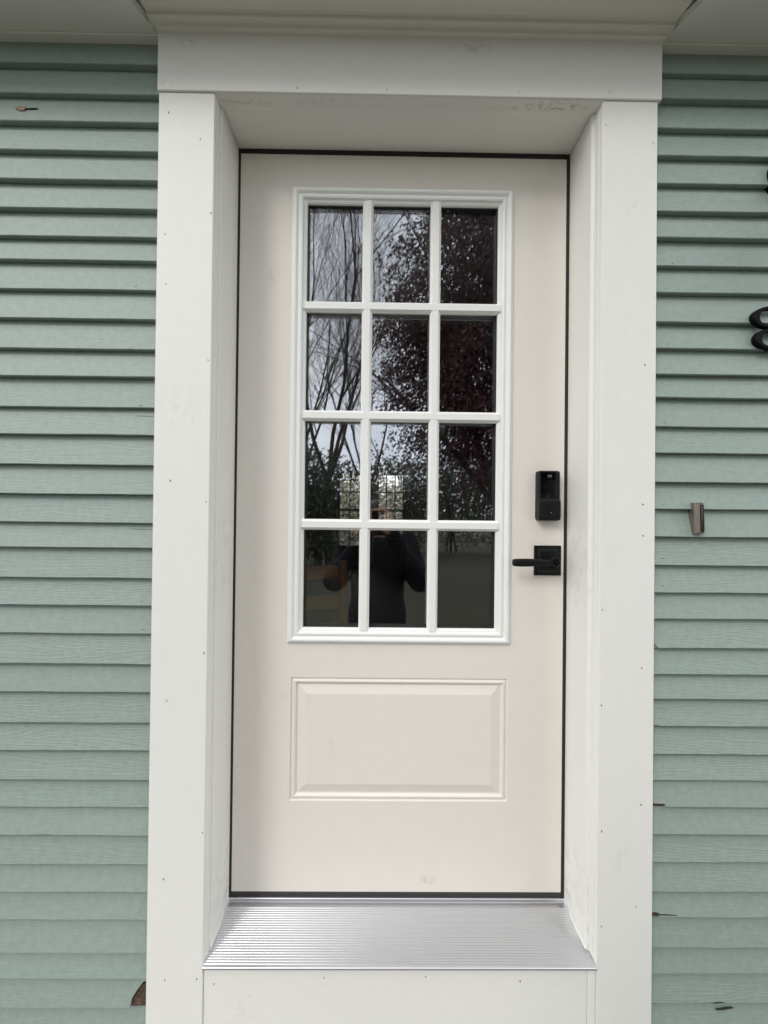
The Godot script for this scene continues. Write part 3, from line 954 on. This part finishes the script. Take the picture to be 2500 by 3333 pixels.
# ------------------------------------------------------------------ things on the wall
func build_wall_fittings():
	# doorbell push, slightly askew
	var b := thing("doorbell", "small brushed nickel doorbell push on green clapboards", "doorbell", Vector3(0.7415, 1.1255, -0.0085))
	b.rotation.z = deg_to_rad(2.0)
	var st := start()
	var r := rect(-0.0112, -0.0395, 0.0112, 0.0395)
	frame(st, r, [[0.0, -0.010], [0.0, 0.0075], [0.0005, 0.0085], [0.0056, 0.0185], [0.0060, 0.0186], [0.0060, 0.0105]])
	poly(st, corners(r, -0.010), Vector3(0, 0, -1))
	poly(st, corners(r.grow(-0.0060), 0.0105), Vector3(0, 0, 1))
	obj("housing", st, M.nickel, b)
	st = start()
	var rings := []
	for q in [[0.0095, 0.0046], [0.0158, 0.0046], [0.0175, 0.0038], [0.0180, 0.0022]]:
		rings.append([Vector3(-q[1], -0.0320 + (0.0046 - q[1]), q[0]), Vector3(q[1], -0.0320 + (0.0046 - q[1]), q[0]), Vector3(q[1], 0.0320 - (0.0046 - q[1]), q[0]), Vector3(-q[1], 0.0320 - (0.0046 - q[1]), q[0])])
	loft(st, rings)
	obj("push_button", st, mat(lin(0.03, 0.026, 0.02), 0.12, 0.3), b)
	# house number
	var n := thing("house_number", "black metal house number eight mounted on the green clapboards", "house number", Vector3(0.9275, 1.609, -0.0085))
	st = start()
	stroke_eight(st)
	obj("digit", st, M.iron, n)
	for y in [0.0, -0.050]:
		st = start()
		tube(st, Vector3(0.0, y, -0.012), Vector3(0.0, y, 0.004), 0.003, 0.003, 8)
		obj("mounting_pin", st, M.iron, n)
	# round wall fixture higher up, mostly beyond the edge of the picture
	var w := thing("wall_lantern", "black round-backed wall lantern above the house number", "wall lamp", Vector3(0.985, 2.0, -0.010))
	st = start()
	var rr := []
	for q in [[-0.012, 0.062], [0.012, 0.062], [0.018, 0.058], [0.024, 0.044], [0.028, 0.02]]:
		var ring := []
		for k in 28:
			var a := TAU * k / 28.0
			ring.append(Vector3(cos(a) * q[1], sin(a) * q[1], q[0]))
		rr.append(ring)
	loft(st, rr)
	obj("backplate", st, M.iron, w)
	st = start()
	tube(st, Vector3(0, 0, 0.02), Vector3(0, 0.01, 0.11), 0.009, 0.008, 12)
	tube(st, Vector3(0, 0.012, 0.11), Vector3(0, -0.03, 0.11), 0.008, 0.008, 12)
	obj("arm", st, M.iron, w)
	st = start()
	tube(st, Vector3(0, -0.03, 0.11), Vector3(0, -0.055, 0.11), 0.012, 0.055, 20)
	for k in 6:
		var a := TAU * k / 6.0
		tube(st, Vector3(cos(a) * 0.048, -0.055, 0.11 + sin(a) * 0.048), Vector3(cos(a) * 0.04, -0.18, 0.11 + sin(a) * 0.04), 0.003, 0.003, 6)
	tube(st, Vector3(0, -0.18, 0.11), Vector3(0, -0.19, 0.11), 0.045, 0.042, 20)
	obj("lantern_cage", st, M.iron, w)

func stroke_eight(st: SurfaceTool):
	# two overlapping loops, thin at top and bottom, broad at the flanks
	for q in [[0.0275, 0.0535, 0.0288], [-0.0270, 0.0475, 0.0268]]:
		var n := 48
		var rings := []
		for i in n + 1:
			var t := TAU * i / n
			var side := pow(absf(cos(t)), 1.6)
			var fat: float = 0.0070 + 0.0120 * side
			var c := Vector2(0.0, q[0])
			var out := c + Vector2(cos(t) * q[1], sin(t) * q[2])
			var inn := c + Vector2(cos(t) * (q[1] - fat), sin(t) * (q[2] - 0.0085))
			var oc := out.lerp(inn, 0.16)
			var ic := out.lerp(inn, 0.84)
			rings.append([Vector3(out.x, out.y, 0.0), Vector3(out.x, out.y, 0.010), Vector3(oc.x, oc.y, 0.0125), Vector3(ic.x, ic.y, 0.0125), Vector3(inn.x, inn.y, 0.010), Vector3(inn.x, inn.y, 0.0)])
		loft(st, rings, false)

# ------------------------------------------------------------------ what shows through the glass
func build_interior():
	var c := thing("wooden_chair", "orange brown wooden chair standing inside behind the door glass", "chair", Vector3(-0.47, 0.0, -0.85))
	c.rotation.y = 0.35
	var st := start()
	box(st, Vector3(-0.22, 0.42, -0.21), Vector3(0.22, 0.455, 0.21), 0.01)
	obj("seat", st, M.chair_wood, c)
	for q in [[-0.19, -0.18, 0.42], [0.19, -0.18, 0.42], [-0.19, 0.18, 0.92], [0.19, 0.18, 0.92]]:
		st = start()
		tube(st, Vector3(q[0], 0.0, q[1]), Vector3(q[0], q[2], q[1] * 1.05), 0.018, 0.021, 10)
		obj("leg", st, M.chair_wood, c)
	st = start()
	for y in [0.62, 0.74, 0.87]:
		box(st, Vector3(-0.18, y - 0.03, 0.175), Vector3(0.18, y + 0.03, 0.195), 0.006)
	obj("backrest", st, M.chair_wood, c)
	for x in [-0.2, 0.2]:
		st = start()
		box(st, Vector3(x - 0.03, 0.66, -0.2), Vector3(x + 0.03, 0.685, 0.19), 0.008)
		tube(st, Vector3(x, 0.44, -0.17), Vector3(x, 0.665, -0.17), 0.014, 0.014, 8)
		obj("armrest", st, M.chair_wood, c)
	var f := thing("kitchen_appliance", "white box-shaped appliance below the far window inside the house", "appliance", Vector3(0.12, 0.0, -6.6))
	st = start()
	box(st, Vector3(-0.3, 0.0, -0.3), Vector3(0.3, 0.84, 0.3), 0.01)
	obj("cabinet", st, M.white_enamel, f)
	st = start()
	box(st, Vector3(-0.24, 0.2, 0.3), Vector3(0.24, 0.62, 0.315), 0.004)
	obj("oven_door", st, M.white_enamel, f)
	st = start()
	box(st, Vector3(-0.22, 0.66, 0.32), Vector3(0.22, 0.68, 0.34), 0.004)
	box(st, Vector3(-0.2, 0.66, 0.3), Vector3(-0.18, 0.68, 0.33))
	box(st, Vector3(0.18, 0.66, 0.3), Vector3(0.2, 0.68, 0.33))
	obj("handle", st, M.steel, f)
	var l := thing("chandelier", "dark branched chandelier hanging before the far window inside", "chandelier", Vector3(-0.55, 2.45, -5.2))
	st = start()
	tube(st, Vector3.ZERO, Vector3(0, -0.62, 0), 0.008, 0.008, 8)
	tube(st, Vector3(0, -0.6, 0), Vector3(0, -0.8, 0), 0.03, 0.015, 10)
	obj("stem", st, M.iron, l)
	for k in 5:
		var a := TAU * k / 5.0
		var e := Vector3(cos(a) * 0.2, -0.72, sin(a) * 0.2)
		st = start()
		tube(st, Vector3(0, -0.76, 0), e + Vector3(0, -0.08, 0), 0.008, 0.008, 6)
		tube(st, e + Vector3(0, -0.08, 0), e, 0.008, 0.012, 6)
		obj("arm", st, M.iron, l)
		st = start()
		tube(st, e, e + Vector3(0, 0.1, 0), 0.022, 0.045, 10)
		obj("shade", st, M.iron, l)

# ------------------------------------------------------------------ garden that the panes mirror
func branch(st: SurfaceTool, p: Vector3, d: Vector3, length: float, r: float, level: int, spec: Dictionary):
	var segs := 4 if level < 2 else 3
	var q := p
	var dd := d
	var sides := 7 if level == 0 else (5 if level < 3 else 3)
	var tips := []
	for i in segs:
		var nd: Vector3 = (dd + Vector3(rng.randf_range(-1, 1), rng.randf_range(-0.3, 0.8) * spec.up, rng.randf_range(-1, 1)) * spec.wiggle).normalized()
		var e: Vector3 = q + nd * length / segs
		var ra := r * (1.0 - 0.6 * i / segs)
		var rb := r * (1.0 - 0.6 * (i + 1) / segs)
		tube(st, q, e, ra, rb, sides, false)
		tips.append([e, nd, rb])
		q = e
		dd = nd
	if level >= spec.kids.size():
		return
	var n: int = spec.kids[level]
	for k in n:
		var at := float(k + 1) / n
		var idx := clampi(int(at * segs * 0.999), 0, segs - 1)
		if level == 0:
			idx = clampi(int((0.35 + 0.65 * at) * segs * 0.999), 0, segs - 1)
		var tp: Array = tips[idx]
		var spread: float = spec.spread * rng.randf_range(0.6, 1.2)
		var a := rng.randf() * TAU
		var ax: Vector3 = tp[1]
		var s := ax.cross(Vector3(0.3, 0.9, 0.2)).normalized()
		var t := ax.cross(s)
		var nd: Vector3 = (ax * cos(spread) + (s * cos(a) + t * sin(a)) * sin(spread) + Vector3(0, spec.up * 0.25, 0)).normalized()
		branch(st, tp[0] - tp[1] * rng.randf() * length / segs * 0.8, nd, length * rng.randf_range(0.5, 0.78), maxf(tp[2] * 0.66, 0.003), level + 1, spec)

func bare_tree_meshes(h: float, r: float, sd: int) -> Array:
	rng.seed = sd
	var st := start()
	var spec := {"wiggle": 0.16, "up": 0.8, "spread": 0.58, "kids": [6, 5, 4, 3, 2]}
	# trunk apart from the crown so that both are parts
	var trunk := start()
	var fork := Vector3(rng.randf_range(-0.1, 0.1), h * 0.2, 0)
	tube(trunk, Vector3.ZERO, fork, r * 1.25, r, 10, false)
	for k in 4:
		var a := TAU * k / 4.0 + rng.randf()
		var d := Vector3(cos(a) * 0.38, 1.0, sin(a) * 0.38).normalized()
		branch(st, fork, d, h * rng.randf_range(0.42, 0.55), r * 0.62, 0, spec)
	return [trunk.commit(), st.commit()]

func leaf_cloud(st: SurfaceTool, blobs: Array, count: int, size: float, flat := 0.0):
	var total := 0.0
	for b in blobs:
		total += b[1].x * b[1].y * b[1].z
	for b in blobs:
		var n := int(count * b[1].x * b[1].y * b[1].z / total)
		for i in n:
			var v := Vector3(rng.randfn(), rng.randfn(), rng.randfn()).normalized() * pow(rng.randf(), 0.45)
			var ragged := 1.0 + 0.35 * nz.get_noise_3dv(v * 2.2 + b[0] * 3.0)
			if nz.get_noise_3dv((v * b[1] + b[0]) * 1.7) < -0.2:
				continue
			var c: Vector3 = b[0] + v * b[1] * ragged
			var a := Vector3(rng.randfn(), rng.randfn() * (1.0 - flat), rng.randfn()).normalized() * size * rng.randf_range(0.6, 1.3)
			var e := a.cross(Vector3(rng.randfn(), rng.randfn(), rng.randfn())).normalized() * size * 0.55
			tri(st, c - a, c + e, c + a)
			tri(st, c - a, c + a, c - e)

# leaves gathered in loose clumps, so that gaps open between the clumps
func leaf_clumps(st: SurfaceTool, blobs: Array, clumps: int, each: int, size: float):
	var total := 0.0
	for b in blobs:
		total += b[1].x * b[1].y * b[1].z
	for b in blobs:
		var n := int(clumps * b[1].x * b[1].y * b[1].z / total)
		for i in n:
			var v := Vector3(rng.randfn(), rng.randfn(), rng.randfn()).normalized() * pow(rng.randf(), 0.4)
			var mid: Vector3 = b[0] + v * b[1] * (1.0 + 0.25 * nz.get_noise_3dv(v * 2.0))
			var wide := rng.randf_range(0.12, 0.3)
			for k in each:
				var c := mid + Vector3(rng.randfn() * wide, rng.randfn() * wide * 0.6, rng.randfn() * wide)
				var a := Vector3(rng.randfn(), rng.randfn() - 0.5, rng.randfn()).normalized() * size * rng.randf_range(0.6, 1.3)
				var e := a.cross(Vector3(rng.randfn(), rng.randfn(), rng.randfn())).normalized() * size * 0.5
				tri(st, c - a, c + e, c + a)
				tri(st, c - a, c + a, c - e)

func build_garden():
	# leafless trees on the left of the reflection, more behind the house
	var kinds := [bare_tree_meshes(13.0, 0.12, 101), bare_tree_meshes(15.0, 0.11, 202)]
	var spots := [[-1.75, 11.5, 0, 0.4, 1.0, "large leafless tree with forked trunk beside the evergreen shrubs"], [-3.6, 15.5, 1, 1.7, 1.0, "tall leafless tree growing behind the clipped evergreen shrubs"], [-1.0, 22.0, 0, 4.2, 1.1, "leafless tree standing just behind the stone wall"], [-7.5, 17.0, 0, 2.6, 1.0, "leafless tree standing off beyond the end of the shrubs"], [-1.4, -17.0, 1, 0.9, 0.9, "leafless tree seen through the far window of the house"], [1.2, -21.0, 0, 2.2, 0.9, "leafless tree further off behind the house"]]
	for s in spots:
		var t := thing("bare_tree", s[5], "tree", Vector3(s[0], GROUND, s[1]), "leafless trees round the house")
		t.rotation.y = s[3]
		t.scale = Vector3.ONE * s[4]
		inst("trunk", kinds[s[2]][0], M.bark, t)
		inst("crown", kinds[s[2]][1], M.bark, t)
	# dark red maple to the right
	rng.seed = 77
	var mp := thing("red_maple", "dark red maple tree with dense maroon leaves mirrored in the panes", "tree", Vector3(3.0, GROUND, 7.4))
	var st := start()
	tube(st, Vector3.ZERO, Vector3(-0.35, 1.7, 0), 0.17, 0.13, 10, false)
	obj("trunk", st, M.bark, mp)
	st = start()
	var spec := {"wiggle": 0.2, "up": 0.5, "spread": 0.6, "kids": [5, 4, 3]}
	for k in 5:
		var a := TAU * k / 5.0
		branch(st, Vector3(-0.35, 1.65, 0), Vector3(cos(a) * 0.6 - 0.2, 1.0, sin(a) * 0.6).normalized(), 4.2, 0.075, 0, spec)
	obj("limbs", st, M.bark, mp)
	st = start()
	leaf_clumps(st, [[Vector3(-0.75, 6.4, 0.0), Vector3(2.2, 3.0, 1.9)], [Vector3(-2.05, 5.2, 0.1), Vector3(1.2, 1.7, 1.2)], [Vector3(-1.4, 3.6, 0.0), Vector3(1.5, 1.1, 1.3)], [Vector3(0.3, 5.0, -0.3), Vector3(1.6, 2.6, 1.5)], [Vector3(-0.4, 8.8, 0.0), Vector3(1.7, 1.9, 1.4)], [Vector3(0.0, 2.9, -0.2), Vector3(1.8, 0.9, 1.2)]], 1800, 52, 0.05)
	obj("crown", st, M.leaf_red, mp)
	# evergreen shrubs
	rng.seed = 55
	for q in [[-3.3, 10.2, 1.7, 4.3, "tall dark evergreen shrub below the leafless trees"], [-1.75, 10.0, 1.2, 3.5, "rounded dark evergreen shrub next to the forked leafless tree"], [-6.0, 11.0, 1.7, 3.6, "broad dark evergreen shrub at the end of the row"], [0.7, 14.5, 1.6, 4.2, "dark evergreen shrub, shortest of three behind the red maple"], [2.9, 15.0, 1.7, 6.2, "tallest dark evergreen behind the red maple's crown"], [5.0, 14.2, 1.8, 5.6, "tall dark evergreen standing right behind the maple trunk"]]:
		var sh := thing("evergreen_shrub", q[4], "shrub", Vector3(q[0], GROUND, q[1]), "evergreen shrubs across the lawn")
		st = start()
		for k in 5:
			tube(st, Vector3(rng.randf_range(-0.3, 0.3), 0, rng.randf_range(-0.3, 0.3)), Vector3(rng.randf_range(-0.7, 0.7), q[3] * 0.6, rng.randf_range(-0.5, 0.5)), 0.04, 0.015, 5, false)
		obj("stem", st, M.bark, sh)
		st = start()
		leaf_cloud(st, [[Vector3(0, q[3] * 0.5, 0), Vector3(q[2], q[3] * 0.5, q[2] * 0.8)], [Vector3(-q[2] * 0.5, q[3] * 0.35, -0.3), Vector3(q[2] * 0.7, q[3] * 0.36, q[2] * 0.7)], [Vector3(q[2] * 0.4, q[3] * 0.4, -0.4), Vector3(q[2] * 0.7, q[3] * 0.4, q[2] * 0.7)]], 8000, 0.06)
		obj("foliage", st, M.leaf_green, sh)
	# wooded edge far across the lawn and behind the house
	st = start()
	var blobs := []
	for k in 16:
		blobs.append([Vector3(-16 + k * 2.2, GROUND + 2.6 + rng.randf() * 0.8, 30 + rng.randf_range(-2, 2)), Vector3(2.0, 3.0 + rng.randf() * 1.2, 1.5)])
	leaf_cloud(st, blobs, 22000, 0.19)
	var wood := obj("woodland", st, M.leaf_olive, self)
	wood.set_meta("kind", "stuff")
	wood.set_meta("label", "dense olive green undergrowth along the far edge of the lawn")
	wood.set_meta("category", "woodland")
	st = start()
	blobs = []
	for k in 12:
		blobs.append([Vector3(-7.5 + k * 1.4, GROUND + 1.6, -15.5 + rng.randf_range(-1, 1)), Vector3(1.5, 1.5 + rng.randf() * 0.9, 1.0)])
	leaf_cloud(st, blobs, 40000, 0.11)
	var thicket := obj("thicket", st, M.leaf_tan, self)
	thicket.set_meta("kind", "stuff")
	thicket.set_meta("label", "tan autumn thicket behind the house, seen through the far windows")
	thicket.set_meta("category", "thicket")
	# low dry stone wall
	rng.seed = 31
	var sw := thing("stone_wall", "low grey dry stone wall across the far side of the lawn", "wall", Vector3(0, GROUND, 21.0))
	var variants := []
	for k in 5:
		st = start()
		box(st, Vector3(-0.24 - 0.03 * k, 0, -0.2), Vector3(0.24 + 0.03 * k, 0.2 + 0.02 * k, 0.2), 0.045)
		variants.append(st.commit())
	for row in 2:
		var x := -6.0 + row * 0.3
		while x < 9.0:
			var k := rng.randi() % 5
			var o := inst("stone", variants[k], M.stone, sw)
			o.position = Vector3(x, row * 0.235, rng.randf_range(-0.05, 0.05))
			o.rotation.y = rng.randf_range(-0.08, 0.08)
			x += 0.56 + 0.06 * k

# ------------------------------------------------------------------ the photographer, mirrored in the middle panes
func build_person():
	var feet := GROUND + 0.04
	var px := CAM.x - 0.02
	var pz := CAM.z + 0.36
	var o := thing("person", "person in a dark padded coat holding up a phone, mirrored in the door glass", "person", Vector3(px, feet, pz))
	# joints relative to the feet; the figure faces the door (-z)
	var H := 1.72
	var cam_l := CAM - o.position            # where the phone is, seen from the feet
	var wr := cam_l + Vector3(-0.075, -0.10, 0.06)
	var wl := cam_l + Vector3(0.055, -0.10, 0.06)
	var sr := Vector3(-0.20, 1.42, 0.03)
	var sl := Vector3(0.20, 1.42, 0.03)
	var er := Vector3(-0.30, 1.18, -0.09)
	var el := Vector3(0.30, 1.18, -0.09)
	var bones := [
		[Vector3(0, 0.98, 0.02), Vector3(0, 1.18, 0.02), 0.185, 0.175], [Vector3(0, 1.18, 0.02), Vector3(0, 1.36, 0.03), 0.175, 0.165],
		[Vector3(-0.08, 1.37, 0.03), Vector3(0.08, 1.37, 0.03), 0.135, 0.135], [sr, sl, 0.085, 0.085],
		[Vector3(0, 1.42, 0.03), Vector3(0, 1.52, 0.01), 0.068, 0.060],
		[Vector3(0, 1.575, 0.0), Vector3(0, 1.635, 0.01), 0.078, 0.088], [Vector3(0, 1.565, -0.035), Vector3(0, 1.60, -0.03), 0.052, 0.062],
		[Vector3(0, 1.60, -0.098), Vector3(0, 1.572, -0.112), 0.010, 0.015], [Vector3(-0.09, 1.60, 0.01), Vector3(-0.09, 1.575, 0.01), 0.017, 0.012], [Vector3(0.09, 1.60, 0.01), Vector3(0.09, 1.575, 0.01), 0.017, 0.012],
		[sr, er, 0.085, 0.068], [sl, el, 0.085, 0.068], [er, wr, 0.066, 0.046], [el, wl, 0.066, 0.046],
		[Vector3(-0.10, 0.90, 0.02), Vector3(-0.115, 0.50, 0.0), 0.105, 0.072], [Vector3(0.10, 0.90, 0.02), Vector3(0.115, 0.50, 0.0), 0.105, 0.072],
		[Vector3(-0.115, 0.50, 0.0), Vector3(-0.12, 0.10, 0.03), 0.072, 0.050], [Vector3(0.115, 0.50, 0.0), Vector3(0.12, 0.10, 0.03), 0.072, 0.050],
		[Vector3(-0.12, 0.055, 0.05), Vector3(-0.13, 0.045, -0.13), 0.055, 0.043], [Vector3(0.12, 0.055, 0.05), Vector3(0.13, 0.045, -0.13), 0.055, 0.043]]
	var k := 0.94
	for b in bones:
		for i in 2:
			if b[i] != wr and b[i] != wl:
				b[i] = b[i] * k
	var coat := Color(0.018, 0.018, 0.02)
	var jeans := Color(0.018, 0.022, 0.035)
	var skin := Color(0.36, 0.22, 0.16)
	var boot := Color(0.02, 0.015, 0.012)
	var paint := func(p: Vector3) -> Color:
		if p.y > 1.485 * 0.94 and Vector2(p.x, p.z).length() < 0.16:
			return skin
		if p.y < 0.13:
			return boot
		if p.y < 0.82 and p.y < 0.95:
			return jeans
		return coat
	var st := start()
	nets(st, bones, 0.019, 0.05, paint)
	# hands: palm, four fingers and a thumb each, closed on the phone's long edges
	var ph_c := cam_l + Vector3(-0.018, -0.055, 0.0135)
	for s in [-1.0, 1.0]:
		var w: Vector3 = wr if s < 0 else wl
		var edge: float = ph_c.x + s * 0.036
		var hand := []
		var palm := Vector3(edge + s * 0.022, ph_c.y - 0.045, ph_c.z + 0.030)
		hand.append([w, palm, 0.028, 0.026])
		hand.append([palm, palm + Vector3(-s * 0.004, 0.05, -0.004), 0.024, 0.020])
		var lens := [0.044, 0.050, 0.047, 0.038]
		for f in 4:
			var root: Vector3 = palm + Vector3(s * 0.002, -0.012 + 0.021 * f, -0.010)
			var kn := root + Vector3(s * 0.006, 0.008, -(lens[3 - f] as float) * 0.55)
			var tip := Vector3(edge - s * 0.004, kn.y + 0.006, ph_c.z - 0.0125)
			hand.append([root, kn, 0.0098, 0.0088])
			hand.append([kn, tip, 0.0088, 0.0076])
		var tr := palm + Vector3(-s * 0.006, 0.0, 0.006)
		var tk := tr + Vector3(-s * 0.022, 0.030, 0.0)
		hand.append([tr, tk, 0.0120, 0.0100])
		hand.append([tk, tk + Vector3(-s * 0.006, 0.030, -0.006), 0.0100, 0.0080])
		nets(st, hand, 0.0042, 0.006, func(_p: Vector3) -> Color: return skin)
	var mesh := st.commit()
	inst("body", mesh, M.person, o)
	# short hair as a cap over the skull
	st = start()
	var hair := [[Vector3(0, 1.645, 0.025), Vector3(0, 1.66, 0.02), 0.092, 0.088], [Vector3(0, 1.59, 0.05), Vector3(0, 1.64, 0.05), 0.072, 0.078]]
	for b in hair:
		b[0] *= k
		b[1] *= k
	nets(st, hair, 0.012, 0.02, func(_p: Vector3) -> Color: return Color(0.03, 0.02, 0.014))
	obj("hair", st, M.hair, o)
	# eyes and mouth
	for x in [-0.032, 0.032]:
		st = start()
		tube(st, Vector3(x, 1.612, -0.078) * k, Vector3(x, 1.612, -0.088) * k, 0.013, 0.009, 10)
		obj("eye", st, M.black_gloss, o)
	st = start()
	box(st, Vector3(-0.024, 1.545, -0.09) * k, Vector3(0.024, 1.552, -0.083) * k, 0.003)
	obj("mouth", st, mat(lin(0.25, 0.09, 0.08), 0.6), o)
	var p := thing("phone", "black smartphone held upright by the photographer in the reflection", "phone", CAM + Vector3(-0.018, -0.055, 0.0135))
	st = start()
	box(st, Vector3(-0.036, -0.074, -0.004), Vector3(0.036, 0.074, 0.004), 0.002)
	obj("phone_body", st, M.black_body, p)
	st = start()
	box(st, Vector3(-0.032, -0.070, 0.004), Vector3(0.032, 0.070, 0.0045))
	obj("screen", st, M.black_gloss, p)

# Surface nets over the smooth union of tapered capsules [a, b, radius at a, radius at b]
func nets(st: SurfaceTool, bones: Array, cell: float, blend: float, paint: Callable):
	var lo := Vector3.INF
	var hi := -Vector3.INF
	for b in bones:
		var r: float = maxf(b[2], b[3]) + cell * 2.0
		for e in [b[0], b[1]]:
			lo = lo.min(e - Vector3.ONE * r)
			hi = hi.max(e + Vector3.ONE * r)
	var nx := int((hi.x - lo.x) / cell) + 2
	var ny := int((hi.y - lo.y) / cell) + 2
	var nzz := int((hi.z - lo.z) / cell) + 2
	var field := PackedFloat32Array()
	field.resize(nx * ny * nzz)
	field.fill(1.0)
	for b in bones:
		var a: Vector3 = b[0]
		var d: Vector3 = b[1] - b[0]
		var dd := maxf(d.length_squared(), 1e-9)
		var ra: float = b[2]
		var rb: float = b[3]
		var reach := maxf(ra, rb) + blend + cell * 2.0
		var p0: Vector3 = (a.min(b[1]) - Vector3.ONE * reach - lo) / cell
		var p1: Vector3 = (a.max(b[1]) + Vector3.ONE * reach - lo) / cell
		for z in range(maxi(0, int(p0.z)), mini(nzz, int(p1.z) + 1)):
			for y in range(maxi(0, int(p0.y)), mini(ny, int(p1.y) + 1)):
				for x in range(maxi(0, int(p0.x)), mini(nx, int(p1.x) + 1)):
					var p := lo + Vector3(x, y, z) * cell - a
					var t := clampf(p.dot(d) / dd, 0.0, 1.0)
					var v := (p - d * t).length() - (ra + (rb - ra) * t)
					var k := (z * ny + y) * nx + x
					var f := field[k]
					var h := maxf(blend - absf(f - v), 0.0) / blend
					field[k] = minf(f, v) - h * h * blend * 0.25
	var ids := {}
	var verts := []
	var off := [0, 1, nx, nx + 1, nx * ny, nx * ny + 1, nx * ny + nx, nx * ny + nx + 1]
	for z in nzz - 1:
		for y in ny - 1:
			for x in nx - 1:
				var k := (z * ny + y) * nx + x
				var m := 0
				for i in 8:
					if field[k + off[i]] < 0.0:
						m += 1
				if m == 0 or m == 8:
					continue
				var s := Vector3.ZERO
				var n := 0
				for e in [[0, 1], [2, 3], [4, 5], [6, 7], [0, 2], [1, 3], [4, 6], [5, 7], [0, 4], [1, 5], [2, 6], [3, 7]]:
					var fa := field[k + off[e[0]]]
					var fb := field[k + off[e[1]]]
					if (fa < 0.0) != (fb < 0.0):
						var t := fa / (fa - fb)
						var va := Vector3(e[0] & 1, (e[0] >> 1) & 1, e[0] >> 2)
						var vb := Vector3(e[1] & 1, (e[1] >> 1) & 1, e[1] >> 2)
						s += va.lerp(vb, t)
						n += 1
				var g := Vector3(field[k + off[1]] - field[k], field[k + off[2]] - field[k], field[k + off[4]] - field[k]) + Vector3(field[k + off[7]] - field[k + off[6]], field[k + off[7]] - field[k + off[5]], field[k + off[7]] - field[k + off[3]])
				ids[k] = verts.size()
				verts.append([lo + (Vector3(x, y, z) + s / n) * cell, g.normalized()])
	for z in range(1, nzz - 1):
		for y in range(1, ny - 1):
			for x in range(1, nx - 1):
				var k := (z * ny + y) * nx + x
				var inside := field[k] < 0.0
				for e in [[1, nx, nx * ny], [nx, nx * ny, 1], [nx * ny, 1, nx]]:
					if (field[k + e[0]] < 0.0) == inside:
						continue
					var q := [k, k - e[1], k - e[1] - e[2], k - e[2]]
					if not (ids.has(q[0]) and ids.has(q[1]) and ids.has(q[2]) and ids.has(q[3])):
						continue
					for i in ([0, 1, 2, 0, 2, 3] if not inside else [0, 2, 1, 0, 3, 2]):
						var v: Array = verts[ids[q[i]]]
						st.set_normal(v[1])
						st.set_color(paint.call(v[0]))
						st.set_uv(Vector2.ZERO)
						st.add_vertex(v[0])
